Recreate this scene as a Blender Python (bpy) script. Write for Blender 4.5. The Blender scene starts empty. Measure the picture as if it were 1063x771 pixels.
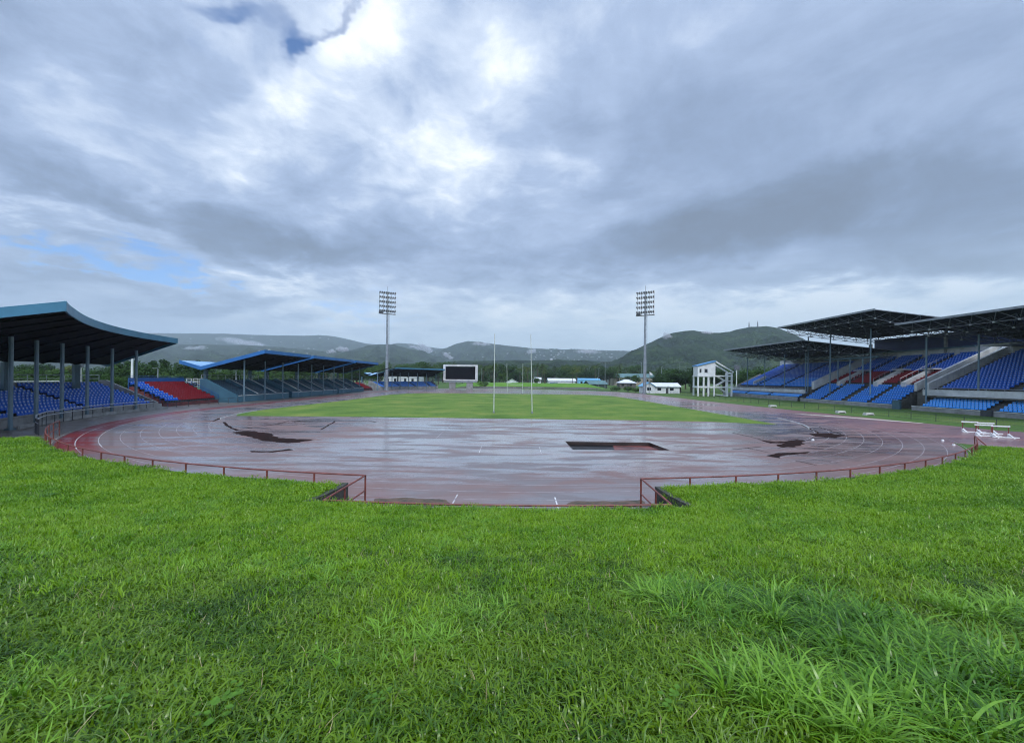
import bpy, bmesh, math, random
import numpy as np
from mathutils import Vector, Matrix, noise as mnoise
from mathutils.bvhtree import BVHTree
R = math.radians
random.seed(7); rng = np.random.default_rng(7)
scene = bpy.context.scene
COL = scene.collection

# ------------------------------------------------------------------ camera geometry
F, CX, HY, CAMZ, ROLL = 430.0, 531.5, 392.6, 5.0, R(0.6)
def W(px, py, d):
    u, v = (px - CX) / F, -(py - HY) / F
    return Vector((d * (u * math.cos(ROLL) - v * math.sin(ROLL)), d, CAMZ + d * (u * math.sin(ROLL) + v * math.cos(ROLL))))
def G(px, py, z=0.0):
    u, v = (px - CX) / F, -(py - HY) / F
    return W(px, py, (z - CAMZ) / (u * math.sin(ROLL) + v * math.cos(ROLL)))

# ------------------------------------------------------------------ materials
MATS = {}
def pm(name, c1, c2=None, scale=1.0, rough=0.6, rough2=None, bump=0.0, bscale=None, spec=0.5, stretch=(1, 1, 1), metal=0.0, detail=6, coat=0.0, lo=0.35, hi=0.65):
    if name in MATS: return MATS[name]
    m = bpy.data.materials.new(name); m.use_nodes = True
    nt = m.node_tree; N = nt.nodes; L = nt.links
    b = N['Principled BSDF']
    b.inputs['Specular IOR Level'].default_value = spec; b.inputs['Metallic'].default_value = metal
    b.inputs['Coat Weight'].default_value = coat
    c2 = c2 or tuple(x * 0.72 for x in c1)
    tc = N.new('ShaderNodeTexCoord'); mp = N.new('ShaderNodeMapping'); mp.inputs['Scale'].default_value = stretch
    L.new(tc.outputs['Object'], mp.inputs['Vector'])
    nz = N.new('ShaderNodeTexNoise'); nz.inputs['Scale'].default_value = scale; nz.inputs['Detail'].default_value = detail; nz.inputs['Roughness'].default_value = 0.62
    L.new(mp.outputs[0], nz.inputs['Vector'])
    mr = N.new('ShaderNodeMapRange'); mr.inputs[1].default_value = lo; mr.inputs[2].default_value = hi
    L.new(nz.outputs['Fac'], mr.inputs[0])
    mx = N.new('ShaderNodeMix'); mx.data_type = 'RGBA'
    mx.inputs[6].default_value = (*c1, 1); mx.inputs[7].default_value = (*c2, 1)
    L.new(mr.outputs[0], mx.inputs[0]); L.new(mx.outputs[2], b.inputs['Base Color'])
    if rough2 is None: b.inputs['Roughness'].default_value = rough
    else:
        r = N.new('ShaderNodeMapRange'); r.inputs[1].default_value = .3; r.inputs[2].default_value = .7; r.inputs[3].default_value = rough; r.inputs[4].default_value = rough2
        L.new(nz.outputs['Fac'], r.inputs[0]); L.new(r.outputs[0], b.inputs['Roughness'])
    if bump:
        bn = N.new('ShaderNodeTexNoise'); bn.inputs['Scale'].default_value = bscale or scale * 3; bn.inputs['Detail'].default_value = 8
        L.new(mp.outputs[0], bn.inputs['Vector'])
        bp = N.new('ShaderNodeBump'); bp.inputs['Strength'].default_value = bump; bp.inputs['Distance'].default_value = 0.05
        L.new(bn.outputs['Fac'], bp.inputs['Height']); L.new(bp.outputs[0], b.inputs['Normal'])
    MATS[name] = m
    return m

concrete = pm('concrete_grey', (.30, .30, .29), (.17, .17, .16), .8, .75, bump=.2)
concrete_white = pm('painted_white_concrete', (.62, .62, .60), (.40, .41, .40), .6, .6, bump=.1)
concrete_dark = pm('damp_and_shaded_concrete', (.10, .095, .085), (.05, .05, .04), 1.5, .6, bump=.4)
teal = pm('teal_paint', (.045, .13, .18), (.03, .09, .13), .5, .5)
fascia_m = pm('roof_edge_blue', (.022, .14, .38), (.018, .11, .30), .4, .4)
fascia_t = pm('roof_edge_teal', (.055, .20, .31), (.04, .15, .24), .4, .45)
rooftop_m = pm('pale_blue_roofing', (.10, .30, .58), (.35, .55, .72), .35, .25, stretch=(1, .2, 1))
ceil_m = pm('shade_dark_lining', (.009, .010, .014), (.005, .006, .008), .5, .8, spec=.2)  # near-black, the deep shade under the roofs is put into the colour
col_m = pm('column_grey_blue', (.14, .21, .25), (.10, .16, .20), .8, .5)
coldark_m = pm('column_dark_teal', (.05, .11, .14), (.035, .08, .10), .8, .5)
seat_blue = pm('seat_plastic_blue', (.004, .105, .52), (.004, .08, .42), 2, .45, spec=.3)
seat_mid = pm('seat_plastic_bright_blue', (.008, .21, .68), (.006, .16, .56), 2, .45, spec=.3)
seat_light = pm('seat_plastic_light_blue', (.06, .36, .82), (.05, .28, .72), 2, .45, spec=.3)
seat_teal = pm('seat_plastic_dark_teal', (.010, .05, .09), (.008, .035, .06), 2, .45)
seat_red = pm('seat_plastic_red', (.23, .012, .018), (.16, .008, .013), 2, .45, spec=.3)
white_m = pm('white_paint', (.78, .78, .76), (.62, .63, .62), 1.2, .45)
steel_m = pm('galvanised_steel', (.34, .36, .38), (.22, .24, .26), 1.2, .4, metal=.5)
silver_m = pm('silver_rail_paint', (.42, .44, .47), (.30, .32, .35), 2, .35, metal=.2)
rust_m = pm('rust_red_pipe', (.22, .055, .04), (.12, .03, .022), 3, .5)
darksteel = pm('dark_steel', (.05, .055, .06), (.03, .03, .035), 1.5, .5)
truss_m = pm('truss_steel', (.17, .18, .20), (.09, .10, .11), 1, .5)
trusslight_m = pm('pale_truss_steel', (.55, .57, .58), (.35, .37, .38), 1, .5)
glass_dark = pm('dark_window_glass', (.015, .02, .025), (.01, .012, .015), 1, .08)
screen_m = pm('switched_off_screen', (.004, .004, .007), (.003, .003, .005), 1, .8, spec=.15)
bark_m = pm('bark', (.10, .075, .055), (.05, .04, .03), 3, .9, bump=.3)

# ------------------------------------------------------------------ mesh builder
class MB:
    def __init__(s): s.v = []; s.f = []; s.mi = []
    def add(s, vs, fs, mi=0):
        o = len(s.v); s.v.extend([tuple(p) for p in vs]); s.f.extend([tuple(i + o for i in f) for f in fs]); s.mi.extend([mi] * len(fs)); return s
    def hexa(s, p, mi=0):            # p: 4 bottom, 4 top
        return s.add(p, [(0, 3, 2, 1), (4, 5, 6, 7), (0, 1, 5, 4), (1, 2, 6, 5), (2, 3, 7, 6), (3, 0, 4, 7)], mi)
    def box(s, x0, x1, y0, y1, z0, z1, mi=0):
        return s.hexa([(x0, y0, z0), (x1, y0, z0), (x1, y1, z0), (x0, y1, z0), (x0, y0, z1), (x1, y0, z1), (x1, y1, z1), (x0, y1, z1)], mi)
    def bar(s, a, b, w, h=None, mi=0):
        a, b = Vector(a), Vector(b); d = (b - a)
        if d.length < 1e-6: return s
        d.normalize(); h = h or w
        up = Vector((0, 0, 1)) if abs(d.z) < .95 else Vector((1, 0, 0))
        x = d.cross(up).normalized(); y = x.cross(d).normalized()
        q = [(-1, -1), (1, -1), (1, 1), (-1, 1)]
        return s.hexa([a + x * (i * w / 2) + y * (j * h / 2) for i, j in q] + [b + x * (i * w / 2) + y * (j * h / 2) for i, j in q], mi)
    def tube(s, pts, r, n=8, mi=0, caps=True, r2=None):
        pts = [Vector(p) for p in pts]; rings = []
        k = len(pts)
        for i, p in enumerate(pts):
            d = (pts[min(i + 1, k - 1)] - pts[max(i - 1, 0)]).normalized()
            up = Vector((0, 0, 1)) if abs(d.z) < .95 else Vector((1, 0, 0))
            x = d.cross(up).normalized(); y = x.cross(d).normalized()
            rr = r if r2 is None else r + (r2 - r) * i / (k - 1)
            rings.append([p + x * math.cos(2 * math.pi * j / n) * rr + y * math.sin(2 * math.pi * j / n) * rr for j in range(n)])
        vs = [q for ring in rings for q in ring]
        fs = [(i * n + j, i * n + (j + 1) % n, (i + 1) * n + (j + 1) % n, (i + 1) * n + j) for i in range(k - 1) for j in range(n)]
        if caps: fs += [tuple(range(n))[::-1], tuple(range((k - 1) * n, k * n))]
        return s.add(vs, fs, mi)
    def build(s, name, mats, parent=None, smooth=False, loc=None):
        me = bpy.data.meshes.new(name); me.from_pydata(s.v, [], s.f)
        for m in (mats if isinstance(mats, (list, tuple)) else [mats]): me.materials.append(m)
        if any(s.mi): me.polygons.foreach_set('material_index', s.mi)
        if smooth: me.polygons.foreach_set('use_smooth', [True] * len(s.f))
        me.update()
        o = bpy.data.objects.new(name, me); COL.objects.link(o)
        if parent is not None:
            o.parent = parent
            o.location = -Vector(parent.location) if loc is None else loc      # meshes are written in world metres
            if loc is None and parent.parent is not None: pass
        elif loc is not None: o.location = loc
        return o
def sub(mb, name, mats, part, smooth=False):      # sub-part: same frame as its part
    return mb.build(name, mats, part, smooth, loc=Vector((0, 0, 0)))
def tag(o, label=None, cat=None, group=None, kind=None):
    if label: o['label'] = label
    if cat: o['category'] = cat
    if group: o['group'] = group
    if kind: o['kind'] = kind
    return o
def empty(name, loc, label, cat, group=None, rz=0):
    o = bpy.data.objects.new(name, None); o.empty_display_size = .2; COL.objects.link(o); o.location = loc; o.rotation_euler.z = rz
    return tag(o, label, cat, group)
def copy_tree(o, parent=None):
    c = o.copy(); COL.objects.link(c)
    if parent is not None: c.parent = parent
    for ch in list(o.children): copy_tree(ch, c)
    return c
def struct(o): o['kind'] = 'structure'; return o

# ------------------------------------------------------------------ ground sheets
YC, YF = 62.0, 146.0          # centres of the near and the far bend
def stadium(r, n=72, yc=YC, yf=YF, ph0=0):
    p = [(r * math.cos(a), yc - r * math.sin(a)) for a in [math.pi * i / n for i in range(n + 1)]]      # right -> near -> left
    p += [(-r * math.cos(a), yf + r * math.sin(a)) for a in [math.pi * i / n for i in range(n + 1)]]
    return p
def sheet(name, outline, z, mat, holes=()):
    bm = bmesh.new(); edges = []
    for loop in [outline] + list(holes):
        vs = [bm.verts.new((x, y, z)) for x, y in loop]
        edges += [bm.edges.new((vs[i], vs[(i + 1) % len(vs)])) for i in range(len(vs))]
    bmesh.ops.triangle_fill(bm, use_beauty=True, use_dissolve=False, edges=edges, normal=(0, 0, 1))
    for f in bm.faces:
        if f.normal.z < 0: f.normal_flip()
    me = bpy.data.meshes.new(name); bm.to_mesh(me); bm.free(); me.materials.append(mat)
    o = bpy.data.objects.new(name, me); COL.objects.link(o); return struct(o)

def field_material(name, cols, scale, bump=.3):
    m = bpy.data.materials.new(name); m.use_nodes = True; nt = m.node_tree; N = nt.nodes; L = nt.links; b = N['Principled BSDF']
    tc = N.new('ShaderNodeTexCoord')
    n1 = N.new('ShaderNodeTexNoise'); n1.inputs['Scale'].default_value = scale; n1.inputs['Detail'].default_value = 10; n1.inputs['Roughness'].default_value = .6
    n2 = N.new('ShaderNodeTexNoise'); n2.inputs['Scale'].default_value = scale * 18; n2.inputs['Detail'].default_value = 6
    L.new(tc.outputs['Object'], n1.inputs[0]); L.new(tc.outputs['Object'], n2.inputs[0])
    ad = N.new('ShaderNodeMath'); ad.operation = 'MULTIPLY_ADD'; ad.inputs[1].default_value = .35; L.new(n2.outputs[0], ad.inputs[0]); L.new(n1.outputs[0], ad.inputs[2])
    cr = N.new('ShaderNodeValToRGB'); cr.color_ramp.elements[0].position = .5; cr.color_ramp.elements[1].position = .85
    cr.color_ramp.elements[0].color = (*cols[0], 1); cr.color_ramp.elements[1].color = (*cols[-1], 1)
    for i, c in enumerate(cols[1:-1]):
        e = cr.color_ramp.elements.new(.5 + .35 * (i + 1) / (len(cols) - 1)); e.color = (*c, 1)
    L.new(ad.outputs[0], cr.inputs[0]); L.new(cr.outputs[0], b.inputs['Base Color'])
    b.inputs['Roughness'].default_value = .85; b.inputs['Specular IOR Level'].default_value = .2
    bp = N.new('ShaderNodeBump'); bp.inputs['Strength'].default_value = bump; bp.inputs['Distance'].default_value = .1; L.new(n2.outputs[0], bp.inputs['Height']); L.new(bp.outputs[0], b.inputs['Normal'])
    return m

def track_material():
    m = bpy.data.materials.new('wet_rubber_track'); m.use_nodes = True; nt = m.node_tree; N = nt.nodes; L = nt.links; b = N['Principled BSDF']
    tc = N.new('ShaderNodeTexCoord'); P = tc.outputs['Object']
    def nz(scale, st=(1, 1, 1), rot=0, det=6, dist=0.0, rg=.55):
        mp = N.new('ShaderNodeMapping'); mp.inputs['Scale'].default_value = st; mp.inputs['Rotation'].default_value = (0, 0, rot)
        L.new(P, mp.inputs[0]); n = N.new('ShaderNodeTexNoise'); n.inputs['Scale'].default_value = scale; n.inputs['Detail'].default_value = det; n.inputs['Distortion'].default_value = dist; n.inputs['Roughness'].default_value = rg
        L.new(mp.outputs[0], n.inputs[0]); return n.outputs[0]
    def mth(op, a, bb, c=None):
        k = N.new('ShaderNodeMath'); k.operation = op
        for i, x in enumerate([a, bb] + ([c] if c is not None else [])):
            if isinstance(x, (int, float)): k.inputs[i].default_value = x
            else: L.new(x, k.inputs[i])
        return k.outputs[0]
    def mr(a, lo, hi, o0=0., o1=1.):
        k = N.new('ShaderNodeMapRange'); k.interpolation_type = 'SMOOTHSTEP'
        L.new(a, k.inputs[0]); k.inputs[1].default_value = lo; k.inputs[2].default_value = hi; k.inputs[3].default_value = o0; k.inputs[4].default_value = o1; return k.outputs[0]
    def mix(f, a, c):
        k = N.new('ShaderNodeMix'); k.data_type = 'RGBA'; L.new(f, k.inputs[0])
        for i, x in ((6, a), (7, c)):
            if isinstance(x, tuple): k.inputs[i].default_value = (*x, 1)
            else: L.new(x, k.inputs[i])
        return k.outputs[2]
    sp = N.new('ShaderNodeSeparateXYZ'); L.new(P, sp.inputs[0])
    big = nz(.05, det=4, dist=.8); mid = nz(.35, (1, 2.2, 1), .15, 8, .6); stk = nz(.20, (.45, 1.9, 1), .10, 7, 1.6, .58); stk2 = nz(.13, (.6, 2.0, 1), -.5, 7, 2.2, .58); fine = nz(9, det=4)
    # colour: faded red rubber with greyer worn fields
    worn = mr(mth('ADD', big, mth('MULTIPLY', mid, .5)), .62, .88)
    c = mix(worn, (.190, .112, .098), (.168, .145, .145))
    # outer lanes fresher red: distance from the near-bend centre
    dx = mth('POWER', sp.outputs[0], 2); dy = mth('POWER', mth('MINIMUM', mth('SUBTRACT', sp.outputs[1], YC), 0), 2)
    rad = mth('SQRT', mth('ADD', dx, dy), 0)
    outer = mth('MULTIPLY', mr(rad, 43.6, 44.2), mr(sp.outputs[0], -22, -32))
    c = mix(outer, c, (.17, .018, .02))
    side = mr(sp.outputs[0], 30, 42)
    c = mix(mth('MULTIPLY', side, .6), c, (.27, .13, .13))
    dark = mr(stk, .60, .70)
    c = mix(mth('MULTIPLY', dark, .6), c, (.08, .045, .045))
    redd = mr(stk2, .56, .66); c = mix(mth('MULTIPLY', redd, .5), c, (.20, .07, .06))
    L.new(c, b.inputs['Base Color'])
    wet = mr(mth('ADD', mth('MULTIPLY', stk, .6), mth('MULTIPLY', stk2, .45)), .47, .56)
    wet = mth('MULTIPLY', wet, mth('MULTIPLY', mr(big, .30, .55, .6, 1.), mr(rad, 45.5, 38, .5, 1.)))
    L.new(mth('MULTIPLY', wet, .9), b.inputs['Coat Weight']); b.inputs['Coat Roughness'].default_value = .15; b.inputs['Coat IOR'].default_value = 1.55
    rg = N.new('ShaderNodeMapRange'); L.new(wet, rg.inputs[0]); rg.inputs[3].default_value = .46; rg.inputs[4].default_value = .16
    L.new(rg.outputs[0], b.inputs['Roughness'])
    b.inputs['IOR'].default_value = 1.4
    sl = N.new('ShaderNodeMapRange'); L.new(wet, sl.inputs[0]); sl.inputs[3].default_value = .4; sl.inputs[4].default_value = .75; L.new(sl.outputs[0], b.inputs['Specular IOR Level'])
    bp = N.new('ShaderNodeBump'); bp.inputs['Strength'].default_value = .10; bp.inputs['Distance'].default_value = .02
    L.new(mth('ADD', mth('MULTIPLY', fine, .08), mth('MULTIPLY', mid, .9)), bp.inputs['Height']); L.new(bp.outputs[0], b.inputs['Normal'])
    return m
track_mat = track_material()
ground_mat = field_material('rough_grassland', [(.035, .075, .015), (.06, .12, .02), (.10, .13, .04)], .02)
pitch_mat = field_material('mown_pitch_grass', [(.060, .125, .016), (.105, .18, .024), (.18, .215, .042)], .16, 1)
verge_mat = field_material('verge_grass', [(.05, .10, .02), (.07, .13, .025), (.12, .15, .04)], .12)
dirt_mat = pm('packed_dirt_and_concrete', (.16, .135, .12), (.08, .065, .055), .5, .5, .25, bump=.3)
mud_mat = pm('dark_wet_mud', (.028, .010, .008), (.010, .006, .005), .6, .9, spec=.08, bump=.3, stretch=(1, 3, 1))
line_mat = pm('worn_white_line_paint', (.62, .60, .58), (.30, .26, .26), .9, .4, lo=.4, hi=.6)
pit = [(4.35, 29.3), (11.3, 29.5), (11.0, 33.0), (4.3, 33.1)]
S = 6000
def disc(r, n=96): return [(r * math.cos(2 * math.pi * i / n), r * math.sin(2 * math.pi * i / n)) for i in range(n)]
sheet('ground', disc(S), -0.016, ground_mat, [pit])
sheet('apron', [(36, 36), (40, 30.5), (60, 31.5), (60, 36), (52, 44), (49.5, 62), (47, 100), (46, 140), (30, 140), (30, 45)], -0.008, track_mat)
sheet('verge', [(51, 44.5), (62, 34), (95, 34), (95, 150), (60, 190), (46.3, 165), (47.3, 100), (49.8, 62)], -0.012, verge_mat)
pa = [(-(56) * math.cos(R(a)), YC - 56 * math.sin(R(a))) for a in range(48, -1, -4)]
pf = [(-(56) * math.cos(R(a)), YF + 56 * math.sin(R(a))) for a in range(0, 100, 5)]
sheet('path', [(-28, 26)] + pa + pf + [(0, 150), (-30, 150), (-30, 60)], -0.012, dirt_mat)
nf_ = [(-6.2, YC - math.sqrt(45.6 ** 2 - 6.2 ** 2))] + [(-6.2 + 11.65 * i / 8, YC - math.sqrt(49.7 ** 2 - (-6.2 + 11.65 * i / 8) ** 2)) for i in range(9)] + [(5.45, YC - math.sqrt(45.6 ** 2 - 5.45 ** 2))]
sheet('recess_floor', nf_, -0.004, dirt_mat)
sheet('running_track', stadium(46.0), 0.0, track_mat, [pit])
pitch_outline = [(-34, 51.2), (-20, 51.6), (0, 51.3), (15, 51.0), (24, 50.2), (30.6, 47.6), (31.0, 60), (31.2, 105), (30, 124), (25, 131), (10, 133.4), (-10, 133.4), (-26, 132), (-32, 127), (-34.6, 118), (-34.8, 88), (-36.5, 62), (-36.4, 55)]
sheet('pitch', pitch_outline, 0.006, pitch_mat)
# steeplechase water pit
mb = MB(); a, b_, c, d = pit; zb = -.3
for p, q in ((a, b_), (b_, c), (c, d), (d, a)):
    mb.add([(p[0], p[1], 0.0), (q[0], q[1], 0.0), (q[0], q[1], zb), (p[0], p[1], zb)], [(0, 1, 2, 3)])
o = mb.build('pit_lining', pm('stained_pit_wall', (.05, .03, .025), (.02, .012, .01), .9, .5)); struct(o)
sheet('pit_floor', pit, zb + .02, pm('rusty_pit_floor', (.17, .045, .035), (.07, .022, .018), .35, .6, bump=.2, lo=.45, hi=.55))
sheet('pit_water', [(4.36, 29.31), (8.3, 29.4), (7.7, 31), (8.1, 33.05), (4.31, 33.09)], zb + .05, pm('dark_pit_water', (.006, .005, .005), (.004, .004, .004), 1, .35, spec=.1))

# ragged dark patches of torn, muddy rubber
def patch(name, pts_px, z, mat, jitter=.25, sub_=6):
    w = [G(px, py) for px, py in pts_px]; out = []
    for i in range(len(w)):
        a, b = w[i], w[(i + 1) % len(w)]
        for k in range(sub_):
            p = a.lerp(b, k / sub_)
            n = mnoise.noise(Vector((p.x * 1.7, p.y * 1.7, 3.3)))
            out.append((p.x + n * jitter * 1.5, p.y + mnoise.noise(Vector((p.x * 2.1, p.y * 2.1, 9.1))) * jitter))
    return sheet(name, out, z, mat)
patch('mud_patch', [(240, 448.5), (262, 447.3), (280, 450), (288, 454.5), (308, 455.5), (326, 456.3), (312, 458.8), (300, 459.8), (276, 457.8), (262, 454.2), (250, 451)], .010, mud_mat)
patch('mud_patch', [(806, 462.2), (818, 458.5), (828, 455.8), (834, 458.2), (832, 462), (824, 464.2), (812, 464)], .010, mud_mat)
patch('mud_patch', [(796, 473), (806, 470.5), (828, 469.5), (842, 468.8), (836, 470.6), (812, 472.6), (808, 475.5)], .010, mud_mat, .12)
patch('mud_patch', [(840, 450), (860, 449.5), (876, 452), (868, 454.5), (846, 453)], .010, mud_mat, .2)
patch('mud_patch', [(788, 456.5), (806, 458.6), (822, 457.2), (818, 459.6), (800, 460)], .009, mud_mat, .1)
patch('mud_patch', [(260, 468), (283, 468.2), (300, 466), (304, 466.8), (284, 469.4), (262, 469.2)], .010, mud_mat, .1)
moss = pm('dirt_and_moss', (.14, .075, .045), (.04, .035, .018), 2.2, .6, bump=.6)
patch('dirt_patch', [(388, 517.5), (420, 516.5), (462, 519), (466, 524), (430, 526), (384, 524)], .011, moss, .12)
patch('dirt_patch', [(588, 523), (600, 520), (640, 520.5), (664, 519), (672, 524), (640, 527), (590, 528)], .011, moss, .12)

# dark joints and water channels
def ribbon(mb, pts, w, z, mi=0):
    P = [Vector((p[0], p[1], 0)) for p in pts]; L_, R_ = [], []
    for i, p in enumerate(P):
        d = (P[min(i + 1, len(P) - 1)] - P[max(i - 1, 0)]).normalized(); n = Vector((-d.y, d.x, 0))
        ww = w * (1 + .5 * mnoise.noise(p * .8)) if w > .09 else w
        L_.append(p + n * ww / 2); R_.append(p - n * ww / 2)
    vs = [(q.x, q.y, z) for pair in zip(L_, R_) for q in pair]
    mb.add(vs, [(2 * i + 1, 2 * i + 3, 2 * i + 2, 2 * i) for i in range(len(P) - 1)], mi)
def gl(pts, n=10, j=.12):
    w = [G(*p) for p in pts]; out = []
    for a, b in zip(w, w[1:]):
        for k in range(n):
            p = a.lerp(b, k / n); out.append((p.x + mnoise.noise(p * .9) * j, p.y + mnoise.noise(p * .9 + Vector((5, 5, 5))) * j))
    out.append((w[-1].x, w[-1].y)); return out
mb = MB()
for pts, w in [([(232, 438), (236, 442), (246, 446.5), (262, 448)], .45), ([(282, 448), (330, 448), (352, 448)], .28), ([(250, 445), (272, 442.5), (288, 440), (300, 436.8), (326, 437)], .3), ([(333, 446), (348, 437), (385, 437)], .3), ([(305, 438), (312, 437)], .6), ([(384, 437), (390, 438)], .4),
               ([(760, 449), (790, 456), (812, 458)], .2), ([(776, 465), (800, 470)], .14), ([(832, 441), (850, 449), (845, 452)], .25), ([(826, 478), (848, 483)], .15), ([(850, 443), (880, 453), (930, 456)], .25), ([(760, 466), (776, 465), (790, 463.5)], .15), ([(1012, 446), (985, 445)], .3),
               ([(380, 467), (392, 467.2), (430, 466.4)], .12), ([(222, 437), (228, 434)], .5), ([(0 + 205, 436.5), (222, 437)], .3), ([(905, 447), (950, 449)], .35), ([(700, 463), (735, 463.5)], .1)]:
    ribbon(mb, gl(pts), w * .55, .008)
struct(mb.build('track_cracks', mud_mat))

# painted lines
mb = MB()
def arc(r, a0, a1, step=1.5, yc=YC): 
    n = max(2, int(abs(a1 - a0) / step)); return [(-r * math.cos(R(a0 + (a1 - a0) * i / n)), yc - r * math.sin(R(a0 + (a1 - a0) * i / n))) for i in range(n + 1)]
for k in range(9):
    r = 36.6 + 1.22 * k * .98
    ribbon(mb, [(r, YF), (r, YC)], .05, .004); ribbon(mb, [(-r, YF), (-r, YC)], .05, .004)
    ribbon(mb, arc(r, 0, 50 if k > 5 else 24), .055, .004, 0 if k > 5 else 1); ribbon(mb, arc(r, 50 if k > 5 else 24, 128), .045, .004, 1); ribbon(mb, arc(r, 128, 180), .045, .004, 2)
    ribbon(mb, arc(r, 0, -180, yc=YF), .05, .004)
for px0, py0, px1, py1, w in [(475, 513, 468.5, 525, .06), (576, 516, 580.5, 531, .06), (500, 463, 497, 471, .05), (560, 464, 562, 471, .05)]:
    p, q = G(px0, py0), G(px1, py1); ribbon(mb, [(p.x, p.y), (q.x, q.y)], w, .004)
for a in (20, 36, 131, 139, 146, 153):
    ribbon(mb, [(-36.7 * math.cos(R(a)), YC - 36.7 * math.sin(R(a))), (-41 * math.cos(R(a)), YC - 41 * math.sin(R(a)))], .05, .0045)
# lines of the throwing and jumping areas in the near D
for y in (30.4, 38.2, 44.5): ribbon(mb, [(-20, y), (22, y - .2)], .05, .004, 1)
for x in (-6.2, 6.4): ribbon(mb, [(x, 34), (x * 1.05, 46)], .04, .004, 1)
struct(mb.build('lane_lines', [line_mat, pm('nearly_worn_off_line', (.40, .35, .35), (.20, .15, .155), .9, .35, lo=.4, hi=.6), pm('half_worn_line', (.42, .38, .38), (.20, .16, .165), .9, .35, lo=.4, hi=.6)]))
mb = MB()
pts = arc(36.4, 8, 22); 
for seg in (arc(36.35, 5, 24), arc(36.35, 150, 170)):
    for a, b in zip(seg, seg[1:]): mb.bar((*a, .05), (*b, .05), .07, .1)
struct(mb.build('track_kerb', concrete_white))
# sand and pitch marks
sheet('sand_strip', [(42.8, 64.5), (44.6, 61), (46.5, 57.5), (48.6, 53), (50.2, 50.4), (50.8, 51.2), (49.8, 55), (47.5, 59.5), (45.4, 63)], .010, pm('pale_sand', (.50, .43, .36), (.34, .29, .24), .8, .8))
mb = MB()
for a in range(0, 360, 8): pass
for y in (60.3, 72, 96.5, 121, 149.6 - 18): ribbon(mb, [(-33, y), (30, y)], .09, .010)
struct(mb.build('pitch_lines', pm('faint_pitch_line', (.22, .29, .09), (.16, .25, .05), .5, .8)))
# light concrete strip beyond the pitch, and the raised bank behind it
mb = MB()
n = 40; pts = []
for i in range(n + 1):
    x = -30 + 76 * i / n
    pts.append(x)
prof = [(0, 0.), (.5, .9), (4, 2.3), (12, 2.7), (60, 1.6), (75, -.1)]
vs = []; 
for x in pts:
    e = min(1, (x + 30) / 8, (46 - x) / 9)
    for dy, z in prof: vs.append((x * (1 + dy / 220), 204 + dy + mnoise.noise(Vector((x * .2, dy, 0))) * .8, max(z, -.1) * max(e, 0) * (1 + .12 * mnoise.noise(Vector((x * .3, dy, 4))))))
k = len(prof)
mb.add(vs, [(i * k + j, (i + 1) * k + j, (i + 1) * k + j + 1, i * k + j + 1) for i in range(n) for j in range(k - 1)])
for i in range(len(mb.f)): mb.mi[i] = 1 if (i % (k - 1)) == 0 else 0  # front strip coloured dark as the shadow line below the bank
struct(mb.build('earth_bank', [field_material('bright_field_grass', [(.07, .16, .02), (.09, .20, .025), (.12, .22, .03)], .1), concrete_dark]))

# ------------------------------------------------------------------ grass bank
def sstep(a, b, x): t = min(1, max(0, (x - a) / (b - a))); return t * t * (3 - 2 * t)
def bank_z(x, y):
    dx, dy = x, YC - y
    r = math.hypot(dx, dy); e = max(0, r - 46.6)
    phi = math.degrees(math.atan2(dy, abs(dx)))
    s = sstep(41.5 if x > 0 else 42.5, 51, phi)
    z = .9 + 2.5 * (min(e, 17) / 15.4) ** 1.5
    z += .05 * mnoise.noise(Vector((x * .35, y * .35, 0))) + .02 * mnoise.noise(Vector((x * 1.3, y * 1.3, 5)))
    return z * s - .02 * (1 - s)
NXL, NXR = -6.25, 5.5
def in_notch(x, y): return NXL < x < NXR and math.hypot(x, YC - y) < 49.75
mb = MB()
nr, na = 80, 420
idx = {}
rr = [46.6 + 20 * (i / nr) for i in range(nr + 1)]; aa = [40 + 100 * j / na for j in range(na + 1)]
aN0 = math.degrees(math.acos(-NXL / 48)); aN1 = 180 - math.degrees(math.acos(NXR / 48))
verts = []
for r in rr:
    for a in aa:
        x, y = -r * math.cos(R(a)), YC - r * math.sin(R(a)); verts.append((x, y, bank_z(x, y)))
faces = []
for i in range(nr):
    for j in range(na):
        q = [i * (na + 1) + j, i * (na + 1) + j + 1, (i + 1) * (na + 1) + j + 1, (i + 1) * (na + 1) + j]
        cx_ = sum(verts[k][0] for k in q) / 4; cy_ = sum(verts[k][1] for k in q) / 4
        if in_notch(cx_, cy_) or (NXL - .1 < cx_ < NXR + .1 and math.hypot(cx_, YC - cy_) < 49.85): continue
        faces.append(q)
mb.add(verts, faces)
bank_mat = field_material('bank_soil_and_stubble', [(.018, .045, .005), (.026, .065, .007), (.04, .09, .01)], .5, .8)
bank = struct(mb.build('grass_bank', bank_mat, smooth=True))
# the plain behind the camera continues at bank height: a broad berm
mb = MB(); vs = []
for i, r in enumerate((66.6, 90, 110)):
    for a in aa:
        x, y = -r * math.cos(R(a)), YC - r * math.sin(R(a))
        vs.append((x, y, bank_z(-66.6 * math.cos(R(a)), YC - 66.6 * math.sin(R(a))) if i == 0 else (2.2 if i == 1 else -.1)))
mb.add(vs, [(i * (na + 1) + j, i * (na + 1) + j + 1, (i + 1) * (na + 1) + j + 1, (i + 1) * (na + 1) + j) for i in range(2) for j in range(na)])
struct(mb.build('outer_berm', verge_mat, smooth=True))

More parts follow.
